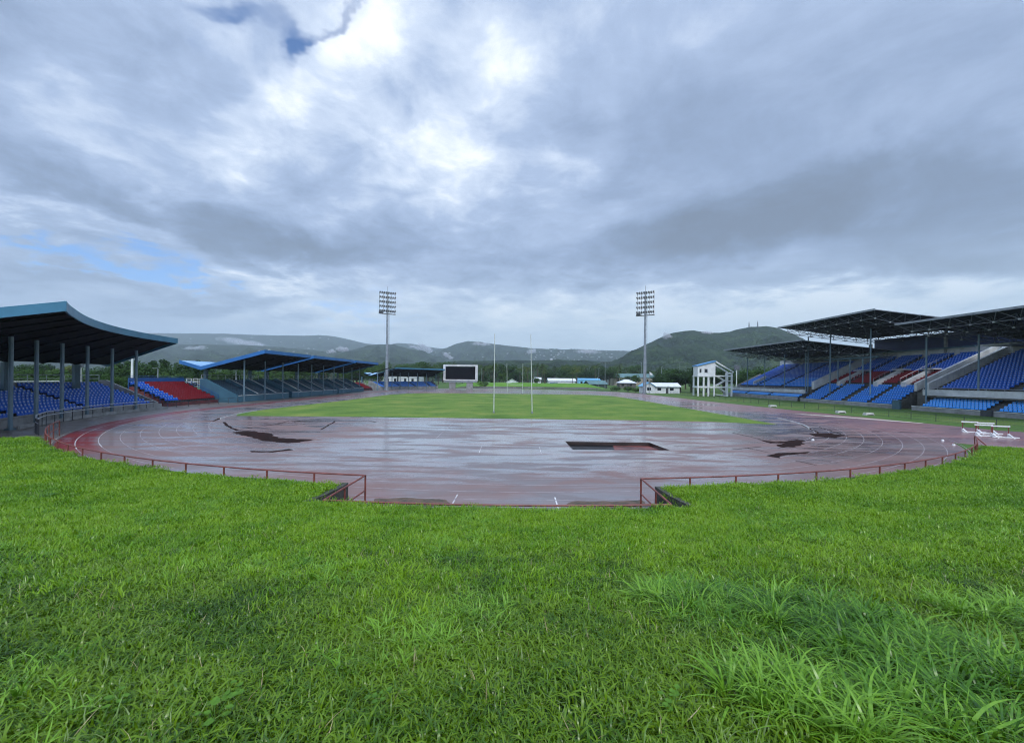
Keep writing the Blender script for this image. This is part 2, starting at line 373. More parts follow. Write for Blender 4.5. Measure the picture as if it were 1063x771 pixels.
# grass blades: meshes instanced on scattered points
def grass_mat(name, c1, c2, c3):
    m = bpy.data.materials.new(name); m.use_nodes = True; nt = m.node_tree; N = nt.nodes; L = nt.links; b = N['Principled BSDF']; out = N['Material Output']
    oi = N.new('ShaderNodeObjectInfo'); geo = N.new('ShaderNodeNewGeometry')
    nz = N.new('ShaderNodeTexNoise'); nz.inputs['Scale'].default_value = .45; nz.inputs['Detail'].default_value = 5; L.new(geo.outputs['Position'], nz.inputs[0])
    nf = N.new('ShaderNodeTexNoise'); nf.inputs['Scale'].default_value = 28; nf.inputs['Detail'].default_value = 2; L.new(geo.outputs['Position'], nf.inputs[0])
    s = N.new('ShaderNodeMath'); s.operation = 'MULTIPLY_ADD'; s.inputs[1].default_value = .35; L.new(oi.outputs['Random'], s.inputs[0]); L.new(nz.outputs[0], s.inputs[2])
    s2 = N.new('ShaderNodeMath'); s2.operation = 'MULTIPLY_ADD'; s2.inputs[1].default_value = .5; L.new(nf.outputs[0], s2.inputs[0]); L.new(s.outputs[0], s2.inputs[2])
    cr = N.new('ShaderNodeValToRGB'); e = cr.color_ramp.elements; e[0].position = .62; e[0].color = (*c1, 1); e[1].position = 1.15 if False else 1.0; e[1].color = (*c3, 1); k = e.new(.82); k.color = (*c2, 1)
    L.new(s2.outputs[0], cr.inputs[0]); L.new(cr.outputs[0], b.inputs['Base Color'])
    b.inputs['Roughness'].default_value = .27; b.inputs['Specular IOR Level'].default_value = .34
    tr = N.new('ShaderNodeBsdfTranslucent'); L.new(cr.outputs[0], tr.inputs[0])
    mx = N.new('ShaderNodeMixShader'); mx.inputs[0].default_value = .30; L.new(b.outputs[0], mx.inputs[1]); L.new(tr.outputs[0], mx.inputs[2]); L.new(mx.outputs[0], out.inputs[0])
    return m
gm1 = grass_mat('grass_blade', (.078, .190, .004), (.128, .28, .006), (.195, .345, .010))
gm0 = grass_mat('shaded_grass_blade', (.022, .064, .002), (.055, .135, .004), (.14, .25, .010))  # darker copy for near tufts, shade in the gaps between blades painted in
gm2 = grass_mat('long_grass_blade', (.035, .115, .006), (.085, .22, .010), (.19, .37, .03))
def blade_patch(name, n, rad, lmin, lmax, w, mat, lean, seg=3, curl=1.0, seed=0, radial=False):
    r_ = random.Random(seed); vs, fs = [], []
    for _ in range(n):
        a = r_.uniform(0, 2 * math.pi); q = rad * math.sqrt(r_.random()); bx, by = q * math.cos(a), q * math.sin(a)
        h = a + r_.uniform(-.6, .6) if radial else r_.uniform(0, 2 * math.pi); L_ = r_.uniform(lmin, lmax); t0 = r_.uniform(.1, lean); tw = r_.uniform(-.6, .6); ww = w * r_.uniform(.7, 1.25)
        px_, pz, ang = 0., -.01, t0; o = len(vs)
        for i in range(seg + 1):
            f = i / seg; wd = ww * (1 - f ** 2.2) * (0.75 + .5 * min(f * 3, 1) * .5)
            hx, hy = math.cos(h + tw * f), math.sin(h + tw * f); nx, ny = -hy, hx
            cx_, cy_ = bx + hx * px_, by + hy * px_
            if i < seg: vs += [(cx_ + nx * wd / 2, cy_ + ny * wd / 2, pz), (cx_ - nx * wd / 2, cy_ - ny * wd / 2, pz)]
            else: vs.append((cx_, cy_, pz))
            px_ += L_ / seg * math.sin(ang); pz += L_ / seg * math.cos(ang); ang += curl * r_.uniform(.25, .75) * (1.6 / seg)
        for i in range(seg - 1): fs.append((o + 2 * i, o + 2 * i + 1, o + 2 * i + 3, o + 2 * i + 2))
        fs.append((o + 2 * seg - 2, o + 2 * seg - 1, o + 2 * seg))
    me = bpy.data.meshes.new(name); me.from_pydata(vs, [], fs); me.materials.append(mat)
    me.polygons.foreach_set('use_smooth', [True] * len(fs))
    return bpy.data.objects.new(name, me)
def scatter(name, protos, P, rotz, scl, tilt):
    coll = bpy.data.collections.new(name + '_blades')
    for p in protos: coll.objects.link(p)
    me = bpy.data.meshes.new(name); n = len(P); me.vertices.add(n); me.vertices.foreach_set('co', np.asarray(P, dtype=np.float32).ravel())
    a = me.attributes.new('rot', 'FLOAT_VECTOR', 'POINT'); a.data.foreach_set('vector', np.stack([tilt[:, 0], tilt[:, 1], rotz], 1).astype(np.float32).ravel())
    a = me.attributes.new('scl', 'FLOAT', 'POINT'); a.data.foreach_set('value', scl.astype(np.float32))
    a = me.attributes.new('pick', 'INT', 'POINT'); a.data.foreach_set('value', rng.integers(0, len(protos), n).astype(np.int32))
    o = bpy.data.objects.new(name, me); COL.objects.link(o)
    ng = bpy.data.node_groups.new(name + '_nodes', 'GeometryNodeTree')
    ng.interface.new_socket('Geometry', in_out='INPUT', socket_type='NodeSocketGeometry'); ng.interface.new_socket('Geometry', in_out='OUTPUT', socket_type='NodeSocketGeometry')
    N, L = ng.nodes, ng.links; gi = N.new('NodeGroupInput'); go = N.new('NodeGroupOutput')
    ci = N.new('GeometryNodeCollectionInfo'); ci.inputs['Collection'].default_value = coll; ci.inputs['Separate Children'].default_value = True; ci.inputs['Reset Children'].default_value = True
    ip = N.new('GeometryNodeInstanceOnPoints'); ip.inputs['Pick Instance'].default_value = True
    def at(nm, ty):
        k = N.new('GeometryNodeInputNamedAttribute'); k.data_type = ty; k.inputs['Name'].default_value = nm; return k.outputs[0]
    L.new(gi.outputs[0], ip.inputs['Points']); L.new(ci.outputs[0], ip.inputs['Instance']); L.new(at('pick', 'INT'), ip.inputs['Instance Index'])
    er = N.new('FunctionNodeEulerToRotation'); L.new(at('rot', 'FLOAT_VECTOR'), er.inputs[0]); L.new(er.outputs[0], ip.inputs['Rotation'])
    L.new(at('scl', 'FLOAT'), ip.inputs['Scale']); L.new(ip.outputs[0], go.inputs[0])
    md = o.modifiers.new('blades', 'NODES'); md.node_group = ng
    return tag(o, kind='stuff')
def cam_vis(x, y, pad=1.5): return y > .7 and abs(x) < 1.3 * y + pad + 1.5
LONG = [  # (x, y, radius) of long grass areas, from the photograph
    ]
def long_density(x, y):
    """0..1 how much long grass grows here"""
    d = 0
    for px, py, rad in ((760, 640, .75), (850, 650, .9), (930, 690, .8), (1010, 700, .6), (830, 740, .5), (960, 755, .5), (1040, 650, .6), (700, 625, .5)):
        g = GR[(px, py)]; q = math.hypot(x - g[0], (y - g[1])); d = max(d, 1 - q / rad)
    return max(0, min(1, d * 2.2))
def ray_bank(px, py):
    for i in range(400):
        d = 1.2 + i * .08; p = W(px, py, d)
        if p.z <= bank_z(p.x, p.y): return (p.x, p.y)
    return (p.x, p.y)
GR = {(a, b): ray_bank(a, b) for a, b in ((760, 640), (850, 650), (930, 690), (1010, 700), (830, 740), (960, 755), (1040, 650), (700, 625))}
def gen(n, y0, y1, xw, dens=None, ymin=.9):
    out = []
    while len(out) < n:
        y = random.uniform(y0, y1); x = random.uniform(-xw, xw)
        if not cam_vis(x, y, 2.0): continue
        r = math.hypot(x, YC - y)
        if r < 46.85 or r > 66 or in_notch(x - .0, y) or (NXL - .34 < x < NXR + .34 and r < 50.02): continue
        phi = math.degrees(math.atan2(YC - y, abs(x)))
        if phi < 42.5: continue
        if dens and random.random() > dens(x, y): continue
        out.append((x, y, bank_z(x, y)))
    return np.array(out)
def do_scatter(name, protos, P, s0, s1, tl=.25):
    n = len(P); return scatter(name, protos, P, rng.uniform(0, 6.28, n), rng.uniform(s0, s1, n), rng.uniform(-tl, tl, (n, 2)))
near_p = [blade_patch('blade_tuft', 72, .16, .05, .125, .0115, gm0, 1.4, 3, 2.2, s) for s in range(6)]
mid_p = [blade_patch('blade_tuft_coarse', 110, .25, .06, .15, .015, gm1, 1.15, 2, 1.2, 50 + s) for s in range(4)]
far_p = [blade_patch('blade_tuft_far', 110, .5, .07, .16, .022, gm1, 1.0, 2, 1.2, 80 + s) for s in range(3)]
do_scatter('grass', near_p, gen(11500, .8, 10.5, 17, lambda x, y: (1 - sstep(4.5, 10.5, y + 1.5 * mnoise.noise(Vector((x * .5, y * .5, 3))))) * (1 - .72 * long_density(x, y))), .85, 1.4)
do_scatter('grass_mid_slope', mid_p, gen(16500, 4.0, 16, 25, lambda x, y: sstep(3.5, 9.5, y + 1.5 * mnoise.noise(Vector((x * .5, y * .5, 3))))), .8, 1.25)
do_scatter('grass_by_track', far_p, gen(7500, 12, 32, 40), .7, 1.1)
long_p = [blade_patch('long_blade_tuft', 38, .07, .16, .48, .0165, gm2, .95, 6, 2.1, 120 + s, True) for s in range(5)]
P = gen(360, 1.0, 7.0, 8, lambda x, y: long_density(x, y) ** 1.0)
do_scatter('long_grass', long_p, P, .65, 1.15, .2)
tuft_p = [blade_patch('medium_blade_tuft', 34, .09, .10, .26, .013, gm2, 1.0, 4, 1.9, 160 + s) for s in range(4)]
def mdens(x, y): return max(0, mnoise.noise(Vector((x * .55, y * .55, 11))) - .08) * 2.2
do_scatter('medium_grass', tuft_p, gen(1300, 1.2, 15, 18, mdens), .7, 1.3)
lf = [blade_patch('pale_blade', 9, .12, .10, .2, .009, grass_mat('pale_blade', (.10, .21, .03), (.15, .26, .05), (.20, .28, .08)), 1.0, 4, 1.5, 200 + s) for s in range(3)]
do_scatter('pale_grass', lf, gen(1800, 1.0, 10, 12, lambda x, y: .5 + mnoise.noise(Vector((x, y, 2)))), .7, 1.2)
straw = [blade_patch('straw_blade', 5, .14, .10, .22, .006, pm('dry_straw', (.40, .34, .16), (.25, .20, .09), 30, .7), 1.4, 3, .8, 230 + s) for s in range(3)]
do_scatter('dry_straw', straw, gen(1300, 1.0, 12, 14), .6, 1.2)
# broad-leaved weeds at the photographer's feet
weed_m = pm('weed_leaf', (.09, .20, .02), (.05, .12, .015), 20, .7, spec=.15)
def weed(px, py, label, s=1.0):
    x, y = ray_bank(px, py); z = bank_z(x, y) + .05
    root = empty('weed_plant', (x, y, z), label, 'weed', 'broad-leaved weeds in the grass')
    mb = MB(); st = MB(); r_ = random.Random(int(px))
    for k in range(9):
        a = r_.uniform(0, 6.28); q = r_.uniform(.01, .09) * s; h = r_.uniform(.02, .10) * s
        c = Vector((x + q * math.cos(a), y + q * math.sin(a), z + h)); L_ = r_.uniform(.035, .06) * s
        st.tube([(x, y, z - .06), (x + q * .5 * math.cos(a), y + q * .5 * math.sin(a), z + h * .6), c], .0022, 5)
        d = Vector((math.cos(a), math.sin(a), r_.uniform(-.3, .3))).normalized(); n = Vector((-d.y, d.x, 0)).normalized()
        up = d.cross(n) * -1
        ring = [c + d * L_ * t + n * L_ * wv for t, wv in ((0, 0), (.25, .35), (.6, .42), (.9, .2), (1.05, 0), (.9, -.2), (.6, -.42), (.25, -.35))]
        mid = c + d * L_ * .5 - Vector((0, 0, .006))
        mb.add(ring + [mid], [(i, (i + 1) % 8, 8) for i in range(8)])
    mb.add(st.v, st.f); mb.build('foliage', weed_m, root)
weed(222, 762, 'largest broad-leaved weed at the bottom edge, left of the middle', 1.1)
weed(392, 742, 'low weed with small oval leaves in short grass, right of two others', .9)
weed(238, 735, 'small weed sprouting just above the largest one', 1.0)
weed(120, 748, 'lone oval-leaved weed nearest the bottom left corner', .9)
weed(700, 752, 'pale weed at the foot of the long grass clump', 1.0)
# ------------------------------------------------------------------ stands
def loft(mb, T, ss, prof, mi=0, closed=True, sidx=None):
    k = len(prof); vs = [T(s, t, z) for s in ss for t, z in prof]; n = len(ss)
    rng_ = range(k if closed else k - 1)
    mb.add(vs, [(i * k + j, i * k + (j + 1) % k, (i + 1) * k + (j + 1) % k, (i + 1) * k + j) for i in range(n - 1) for j in rng_], mi)
    if closed: mb.f += [tuple(len(mb.v) - n * k + q for q in range(k))[::-1], tuple(len(mb.v) - k + q for q in range(k))]; mb.mi += [mi, mi]
    return mb
def lin(a, b, step): n = max(1, round(abs(b - a) / step)); return [a + (b - a) * i / n for i in range(n + 1)]
def name_red(m): return 'red' in m.name or 'teal' in m.name
def seat_mesh(name, mat, dot=True):
    mb = MB(); WY = 1.16                      # sitter faces -t (local -x); origin at seat centre on the tread
    mb.hexa([(-.21, -.215, .38), (.2, -.215, .36), (.2, .215, .36), (-.21, .215, .38), (-.23, -.22, .43), (.2, -.22, .40), (.2, .22, .40), (-.23, .22, .43)])
    mb.hexa([(.17, -.2, .36), (.23, -.2, .36), (.23, .2, .36), (.17, .2, .36), (.27, -.19, .80), (.31, -.19, .78), (.31, .19, .78), (.27, .19, .80)])
    mb.box(-.05, .05, -.14, .14, 0, .38, 1)
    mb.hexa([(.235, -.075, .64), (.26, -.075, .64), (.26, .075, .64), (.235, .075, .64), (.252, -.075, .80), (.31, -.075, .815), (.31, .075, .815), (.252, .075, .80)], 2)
    mb.v = [(x, y * WY, z) for x, y, z in mb.v]
    me = bpy.data.meshes.new(name); me.from_pydata(mb.v, [], mb.f)
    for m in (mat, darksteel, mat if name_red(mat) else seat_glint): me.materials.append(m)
    me.polygons.foreach_set('material_index', mb.mi); me.update(); return me
seat_glint = pm('painted_seat_glint', (.36, .44, .58), (.22, .30, .46), 2, .3)  # pale face on each seat back, painted in as a wet highlight
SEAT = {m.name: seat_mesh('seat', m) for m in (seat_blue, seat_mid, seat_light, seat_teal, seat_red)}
def place_seats(root, lst, limit=100):
    """lst: (position, facing angle, material); the nearest become seats of their own, the rest one mesh"""
    lst.sort(key=lambda q: (q[0] - Vector((0, 0, CAMZ))).length if abs(q[0].x) < 1.27 * q[0].y else 1e4 + q[0].length)
    for p, a, m in lst[:limit]:
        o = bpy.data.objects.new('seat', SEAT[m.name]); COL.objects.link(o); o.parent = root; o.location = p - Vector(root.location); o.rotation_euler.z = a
    rest = lst[limit:]
    if not rest: return
    mats = []; V, Fc, MI = [], [], []; base = 0
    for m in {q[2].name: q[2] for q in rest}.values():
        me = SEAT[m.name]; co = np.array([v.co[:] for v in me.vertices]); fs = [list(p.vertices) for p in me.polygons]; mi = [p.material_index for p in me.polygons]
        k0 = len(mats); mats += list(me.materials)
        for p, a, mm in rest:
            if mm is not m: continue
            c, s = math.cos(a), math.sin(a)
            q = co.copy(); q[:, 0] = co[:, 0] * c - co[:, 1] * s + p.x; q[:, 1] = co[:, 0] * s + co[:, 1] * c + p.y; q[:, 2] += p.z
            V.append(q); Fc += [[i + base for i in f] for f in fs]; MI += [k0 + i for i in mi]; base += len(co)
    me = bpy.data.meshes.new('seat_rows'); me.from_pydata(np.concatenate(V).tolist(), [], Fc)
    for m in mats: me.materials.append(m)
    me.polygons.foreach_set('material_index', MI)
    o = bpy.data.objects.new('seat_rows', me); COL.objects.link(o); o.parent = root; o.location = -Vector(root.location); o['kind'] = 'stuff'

def terrace_prof(t0, z0, rows, pitch, rise):
    p = [(t0, 0)]
    for i in range(rows): p += [(t0 + i * pitch, z0 + i * rise), (t0 + (i + 1) * pitch, z0 + i * rise)]
    p += [(t0 + rows * pitch, 0)]
    return p
def seat_rows(T, ss_of_row, t0, z0, rows, pitch, rise, matf, skip=None, gap=.5):
    out = []
    for i in range(rows):
        t = t0 + i * pitch + pitch * .5; z = z0 + i * rise
        for s in ss_of_row(t):
            if skip and skip(s, i): continue
            p = T(s, t, z); q = T(s, t + .5, z); out.append((p, math.atan2(q.y - p.y, q.x - p.x), matf(s, i)))
    return out

def small_stand(name, label, group, T, s0, s1, ds, u, roofp, fasc, cols, rows, z0, pitch, rise, t_seat, colt, backt, wallm, seatm, aisles, div=False, fh=.75, colr=.16, tilt=0, rail=True, s0r=None, s1r=None):
    """u: length in s of one metre; roofp: profile (t,z) front -> valley -> back tip"""
    sm = (s0 + s1) / 2; base = T(sm, 3, 0); root = empty(name, base, label, 'grandstand', group)
    s0r = s0 if s0r is None else s0r; s1r = s1 if s1r is None else s1r
    rs = lin(s0r, s1r, ds)
    mb = MB(); top = roofp; loft(mb, T, rs, top + [(t, z - .10) for t, z in reversed(top)]); rf = mb.build('roof', rooftop_m, root)
    mb = MB(); lo = [(t + (.25 if i == 0 else 0), z - .14) for i, (t, z) in enumerate(top)]
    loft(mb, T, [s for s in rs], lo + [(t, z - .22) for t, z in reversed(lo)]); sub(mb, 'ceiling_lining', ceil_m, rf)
    mb = MB(); t, z = top[0]; loft(mb, T, rs, [(t - .12, z + .06), (t, z + .06), (t, z - fh), (t - .12, z - fh)])
    for s, sg in ((s0r, -1), (s1r, 1)):
        for (ta, za), (tb, zb_) in zip(top, top[1:]):
            sa, sb = s, s + sg * .14 * u
            mb.hexa([T(sa, ta - (.12 if ta == top[0][0] else 0), za - fh), T(sb, ta - (.12 if ta == top[0][0] else 0), za - fh), T(sb, tb, zb_ - fh), T(sa, tb, zb_ - fh),
                     T(sa, ta - (.12 if ta == top[0][0] else 0), za + .06), T(sb, ta - (.12 if ta == top[0][0] else 0), za + .06), T(sb, tb, zb_ + .06), T(sa, tb, zb_ + .06)])
    sub(mb, 'fascia', fasc, rf)
    def roof_z(t):
        for (ta, za), (tb, zb_) in zip(top, top[1:]):
            if ta <= t <= tb: return za + (zb_ - za) * (t - ta) / (tb - ta)
        return top[-1][1]
    # rafters
    for s in cols:
        mb = MB()
        for (ta, za), (tb, zb_) in zip(top, top[1:]): mb.bar(T(s, ta + .3 if ta == top[0][0] else ta, za - .38), T(s, tb, zb_ - .38), .18, .3)
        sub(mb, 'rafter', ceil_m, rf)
    for s in cols:
        mb = MB(); mb.tube([T(s, colt, 0), T(s, colt, roof_z(colt) - .5)], colr, 8); mb.bar(T(s, colt, 0), T(s, colt, .12), .5); mb.build('column', col_m, root, False)
    for i, s in enumerate(cols):
        if i % 2 == 0:
            mb = MB(); mb.bar(T(s, backt, 0), T(s, backt, roof_z(backt) - .5), .7 * (colr / .16), .45); mb.build('rear_column', coldark_m, root)
    # terrace
    tp = terrace_prof(t_seat, z0, rows, pitch, rise)
    mb = MB(); loft(mb, T, lin(s0, s1, ds), tp); mb.build('terrace', concrete, root)
    mb = MB(); loft(mb, T, lin(s0, s1, ds), [(t_seat - .25, 0), (t_seat - .05, 0), (t_seat - .05, z0 + .42), (t_seat - .25, z0 + .42)])
    loft(mb, T, lin(s0, s1, ds), [(t_seat - .3, z0 + .42), (t_seat, z0 + .42), (t_seat, z0 + .5), (t_seat - .3, z0 + .5)], 1)
    mb.build('front_wall', [wallm, concrete_white if div else concrete], root)
    tb = t_seat + rows * pitch; zt = z0 + rows * rise
    mb = MB(); loft(mb, T, lin(s0, s1, ds), [(tb + .02, 0), (tb + .25, 0), (tb + .25, zt + .55), (tb + .02, zt + .55)]); mb.build('rear_wall', wallm, root)
    if rail:
        mb = MB()
        for h in (1.0, 1.5): mb.tube([T(s, tb + .14, zt + h) for s in lin(s0, s1, ds)], .04, 5)
        for s in lin(s0, s1, 2.2 * u): mb.tube([T(s, tb + .14, zt + .5), T(s, tb + .14, zt + 1.5)], .035, 5)
        mb.build('rear_rail', silver_m, root)
    for s, sg in ((s0, -1), (s1, 1)):
        mb = MB(); sa, sb = s + sg * .02 * u, s + sg * .24 * u
        q = [(t_seat - .25, 0), (tb + .25, 0), (tb + .25, zt + .8), (tb - .8, zt + .8), (t_seat - .25, z0 + .55)]
        loft(mb, T, [sa, sb], q); mb.build('side_wall', wallm, root)
    if div:
        for s in aisles:
            mb = MB(); q = [(t_seat + .02, z0 - .1), (tb, zt - .1), (tb, zt + .75), (tb - .6, zt + .75), (t_seat + .02, z0 + .6)]
            loft(mb, T, [s - .12 * u, s + .12 * u], q)
            q2 = [(tb - .6, zt + .752), (tb - .6, zt + .83), (t_seat + .02, z0 + .68), (t_seat + .02, z0 + .602)]; loft(mb, T, [s - .15 * u, s + .15 * u], q2, 1)
            mb.build('stair_wall', [wallm, concrete_white], root)
    else:
        for s in aisles:
            mb = MB()
            for i in range(rows): 
                for h in (0, .5): mb.hexa([T(s - .4 * u, t_seat + i * pitch + h * pitch, z0 + i * rise), T(s + .4 * u, t_seat + i * pitch + h * pitch, z0 + i * rise), T(s + .4 * u, t_seat + i * pitch + pitch, z0 + i * rise), T(s - .4 * u, t_seat + i * pitch + pitch, z0 + i * rise)] +
                                          [T(s - .4 * u, t_seat + i * pitch + h * pitch, z0 + (i + .5 + h) * rise - .02), T(s + .4 * u, t_seat + i * pitch + h * pitch, z0 + (i + .5 + h) * rise - .02), T(s + .4 * u, t_seat + i * pitch + pitch, z0 + (i + .5 + h) * rise - .02), T(s - .4 * u, t_seat + i * pitch + pitch, z0 + (i + .5 + h) * rise - .02)])
            mb.build('aisle_stair', concrete_dark, root)
    gap = .52 * u
    row = [s0 + gap + k * gap for k in range(int((s1 - s0) / gap) - 1)]
    lst = seat_rows(T, lambda t: row, t_seat, z0, rows, pitch, rise, lambda s, i: seatm, lambda s, i: any(abs(s - a) < .6 * u for a in aisles))
    place_seats(root, lst)
    return root

# near left stand, bent round the near curve (s in degrees)
def arcN(R0):
    return lambda s, t, z: Vector((-(R0 + t) * math.cos(R(s)), YC - (R0 + t) * math.sin(R(s)), z))
def T1(s, t, z):     # the front eave swings out a little towards the far end
    k = 1 - .55 * (1 - min(1, max(0, (s - 2.5) / 36))) ** 1.3 if t < 0 else 1
    return arcN(51)(s, t * k, z)
def T1roof(s, t, z):
    return arcN(51)(s, t, z)
u1 = math.degrees(1 / 53)
st1 = small_stand('curved_grandstand', 'curved covered stand with sweeping teal-edged roof and blue seats, nearest on the left', 'covered stands round the track', T1, 1.5, 41.5, 2, u1,
                  [(-5.4, 10.2), (7.2, 6.7), (11.5, 8.0)], fascia_t, [7 + 4.6 * i for i in range(8)], 11, .42, .72, .265, 1.2, 0, 7.2, concrete, seat_blue, [13, 25, 37], s0r=2.5, s1r=44.5, fh=.66)
# front rails of that stand
mb = MB(); mb2 = []
q = [(37, -3.4), (35, -2.9), (31, -2.0), (26, -1.1), (20, -.7), (14, -.6), (8, -.55), (4, -.55)]
for h in (1.3, .95): mb.tube([T1(s, t, h) for s, t in q], .045, 6)
for i in range(22):
    f = i / 21 * (len(q) - 1); k = min(int(f), len(q) - 2); s = q[k][0] + (q[k + 1][0] - q[k][0]) * (f - k); t = q[k][1] + (q[k + 1][1] - q[k][1]) * (f - k)
    m = MB(); m.tube([T1(s, t, 0), T1(s, t, 1.3)], .035, 5); mb2.append(m)
rt = empty('stand_rail', T1(20, -1, 0), 'silver double rail curving in front of the near left stand', 'railing')
mb.build('rail', silver_m, rt)
for m in mb2: m.build('rail_post', darksteel, rt)
mb = MB(); loft(mb, T1, lin(1, 30, 2), [(.6, 0), (.8, 0), (.8, .75), (.6, .75)]); loft(mb, T1, lin(1, 30, 2), [(-.62, 0), (-.5, 0), (-.5, .35), (-.62, .35)])
tag(mb.build('low_wall', concrete), 'low concrete wall at the foot of the curved stand behind the silver rail', 'wall')
mb = MB(); mb2 = MB()
for s in (33, 36, 40): 
    for h in (.55, 1.0): mb.tube([T1(s - 1.6, .3, h), T1(s + 1.6, .3, h)], .035, 5)
mb2 = []
for s in (31.5, 33, 34.5, 36, 38, 40, 41.5): m = MB(); m.tube([T1(s, .3, 0), T1(s, .3, 1.0)], .035, 5); mb2.append(m)
rt = empty('stand_rail', T1(36, .3, 0), 'short silver rail at the left photo edge below the first columns', 'railing')
mb.build('rail', silver_m, rt)
for m in mb2: m.build('rail_post', silver_m, rt)
# straight left stands: s = distance along y, t outward (-x)
def TL(s, t, z): return Vector((-(50.8 + t), s, z))
def left_module(label, s0, s1, cols, a):
    return small_stand('grandstand', label, 'covered stands round the track', TL, s0, s1, 30, 1, [(-4.8, 9.75), (7.0, 6.55), (11.0, 7.7)], fascia_m, cols, 9, .75, .72, .31, .3, 0, 7.3, teal, seat_teal, a, True, fh=.6, colr=.14)
left_module('teal-walled stand with blue butterfly roof, first beyond the red bleachers', 77.0, 94.3, [78.6, 85.2, 91.8], [83.5, 89.8])
left_module('teal-walled covered stand with blue-edged roof, middle of three in a row', 96.0, 120.5, [98.4, 105, 111.6, 118.2], [100.5, 106.8, 113.2])
left_module('teal-walled covered stand with blue-edged roof, farthest of three in a row', 122.0, 142.0, [124.8, 131.4, 138], [128.2, 134.8])
# far stand on the far bend
def TF(s, t, z): return Vector((-(51.5 + t) * math.cos(R(s)), YF + (51.5 + t) * math.sin(R(s)), z))
uF = math.degrees(1 / 54)
small_stand('grandstand', 'low pale-edged stand with blue seats between the left stands and the scoreboard', 'covered stands round the track', TF, 15, 50, 2.5, uF,
            [(-5, 8.7), (6.5, 5.6), (9.5, 6.7)], fascia_t, [11 + 5.4 * i for i in range(8)], 7, .7, .75, .28, .6, 0, 6.5, concrete, seat_mid, [20, 29, 38, 46], fh=.45, s0r=17, s1r=50.5)

# open bleachers
def bleacher(label, T, s0, s1, t0, rows, pitch, rise, z0, mat, u=1, backm=None, ends=None):
    root = empty('bleacher', T((s0 + s1) / 2, t0 + 2, 0), label, 'bleachers', 'uncovered seating between the stands')
    tb = t0 + rows * pitch; zt = z0 + rows * rise
    ss = lin(s0, s1, 3 * u)
    mb = MB(); loft(mb, T, ss, terrace_prof(t0, z0, rows, pitch, rise)); mb.build('terrace', pm('red_stained_step', (.16, .03, .03), (.08, .02, .02), 1, .5) if mat is seat_red else concrete, root)
    row = [s0 + (.5 + k) * .52 * u for k in range(int((s1 - s0) / (.52 * u)))]
    lst = seat_rows(T, lambda t: row, t0, z0, rows, pitch, rise, (lambda s, i: (ends if (ends and s < s0 + 2.7) else mat)))
    place_seats(root, lst)
    if backm:
        mb = MB(); loft(mb, T, ss, [(tb + .05, 0), (tb + .2, 0), (tb + .2, zt + 1.0), (tb + .05, zt + 1.0)]); mb.build('back_wall', backm, root)
        mb = MB()
        for h in (1.05, 1.3): mb.tube([T(s, tb + .12, zt + h) for s in ss], .04, 5)
        mb.build('back_rail', backm, root)
    mb = MB()
    for s in (s0 - .1 * u, s1 + .1 * u):
        for h in (.5, .95):
            mb.tube([T(s, t0, z0 + h), T(s, tb, zt + h)], .04, 5)
        for k in range(6): mb.tube([T(s, t0 + (tb - t0) * k / 5, 0), T(s, t0 + (tb - t0) * k / 5, z0 + (zt - z0) * k / 5 + .95)], .035, 5)
    mb.build('end_rail', backm or silver_m, root)
    return root
blue_wall = pm('blue_painted_panel', (.015, .08, .26), (.01, .055, .18), 1, .5)
bleacher('open red bleachers with blue back wall right of the curved stand', TL, 65.4, 76.4, 3.4, 8, .78, .36, .5, seat_red, backm=blue_wall, ends=seat_blue)
bleacher('small open red bleachers just before the low far stand', TL, 143.5, 156, 1.5, 6, .8, .36, .4, seat_red)
# dark gap furniture: white plastic chairs stored near the first teal stand
mb = MB(); 
for i in range(3):
    c = W(196 + i * 7, 396.5, 84 + i)
    root = empty('handrail_frame', (c.x, c.y, 3.4), ['white handrail frame above the red bleachers, nearest the blue wall', 'white handrail frame above the red bleachers, middle one', 'white handrail frame above the red bleachers, nearest the teal wall'][i], 'handrail', 'white handrails behind the bleachers')
    m = MB()
    for h in (.1, .45, .85): m.tube([(c.x - .5, c.y, 3.4 + h), (c.x + .5, c.y, 3.4 + h)], .045, 5)
    m.build('rail', white_m, root); m = MB()
    for dx in (-.5, .5): m.tube([(c.x + dx, c.y, 2.6), (c.x + dx, c.y, 4.25)], .05, 5)
    m.build('rail_post', white_m, root)
mb = MB(); mb.box(-64, -60, 76.8, 78.3, 0, 3.4); tag(mb.build('stair_landing', concrete_dark), 'dark concrete stair landing between red bleachers and first teal stand', 'landing')

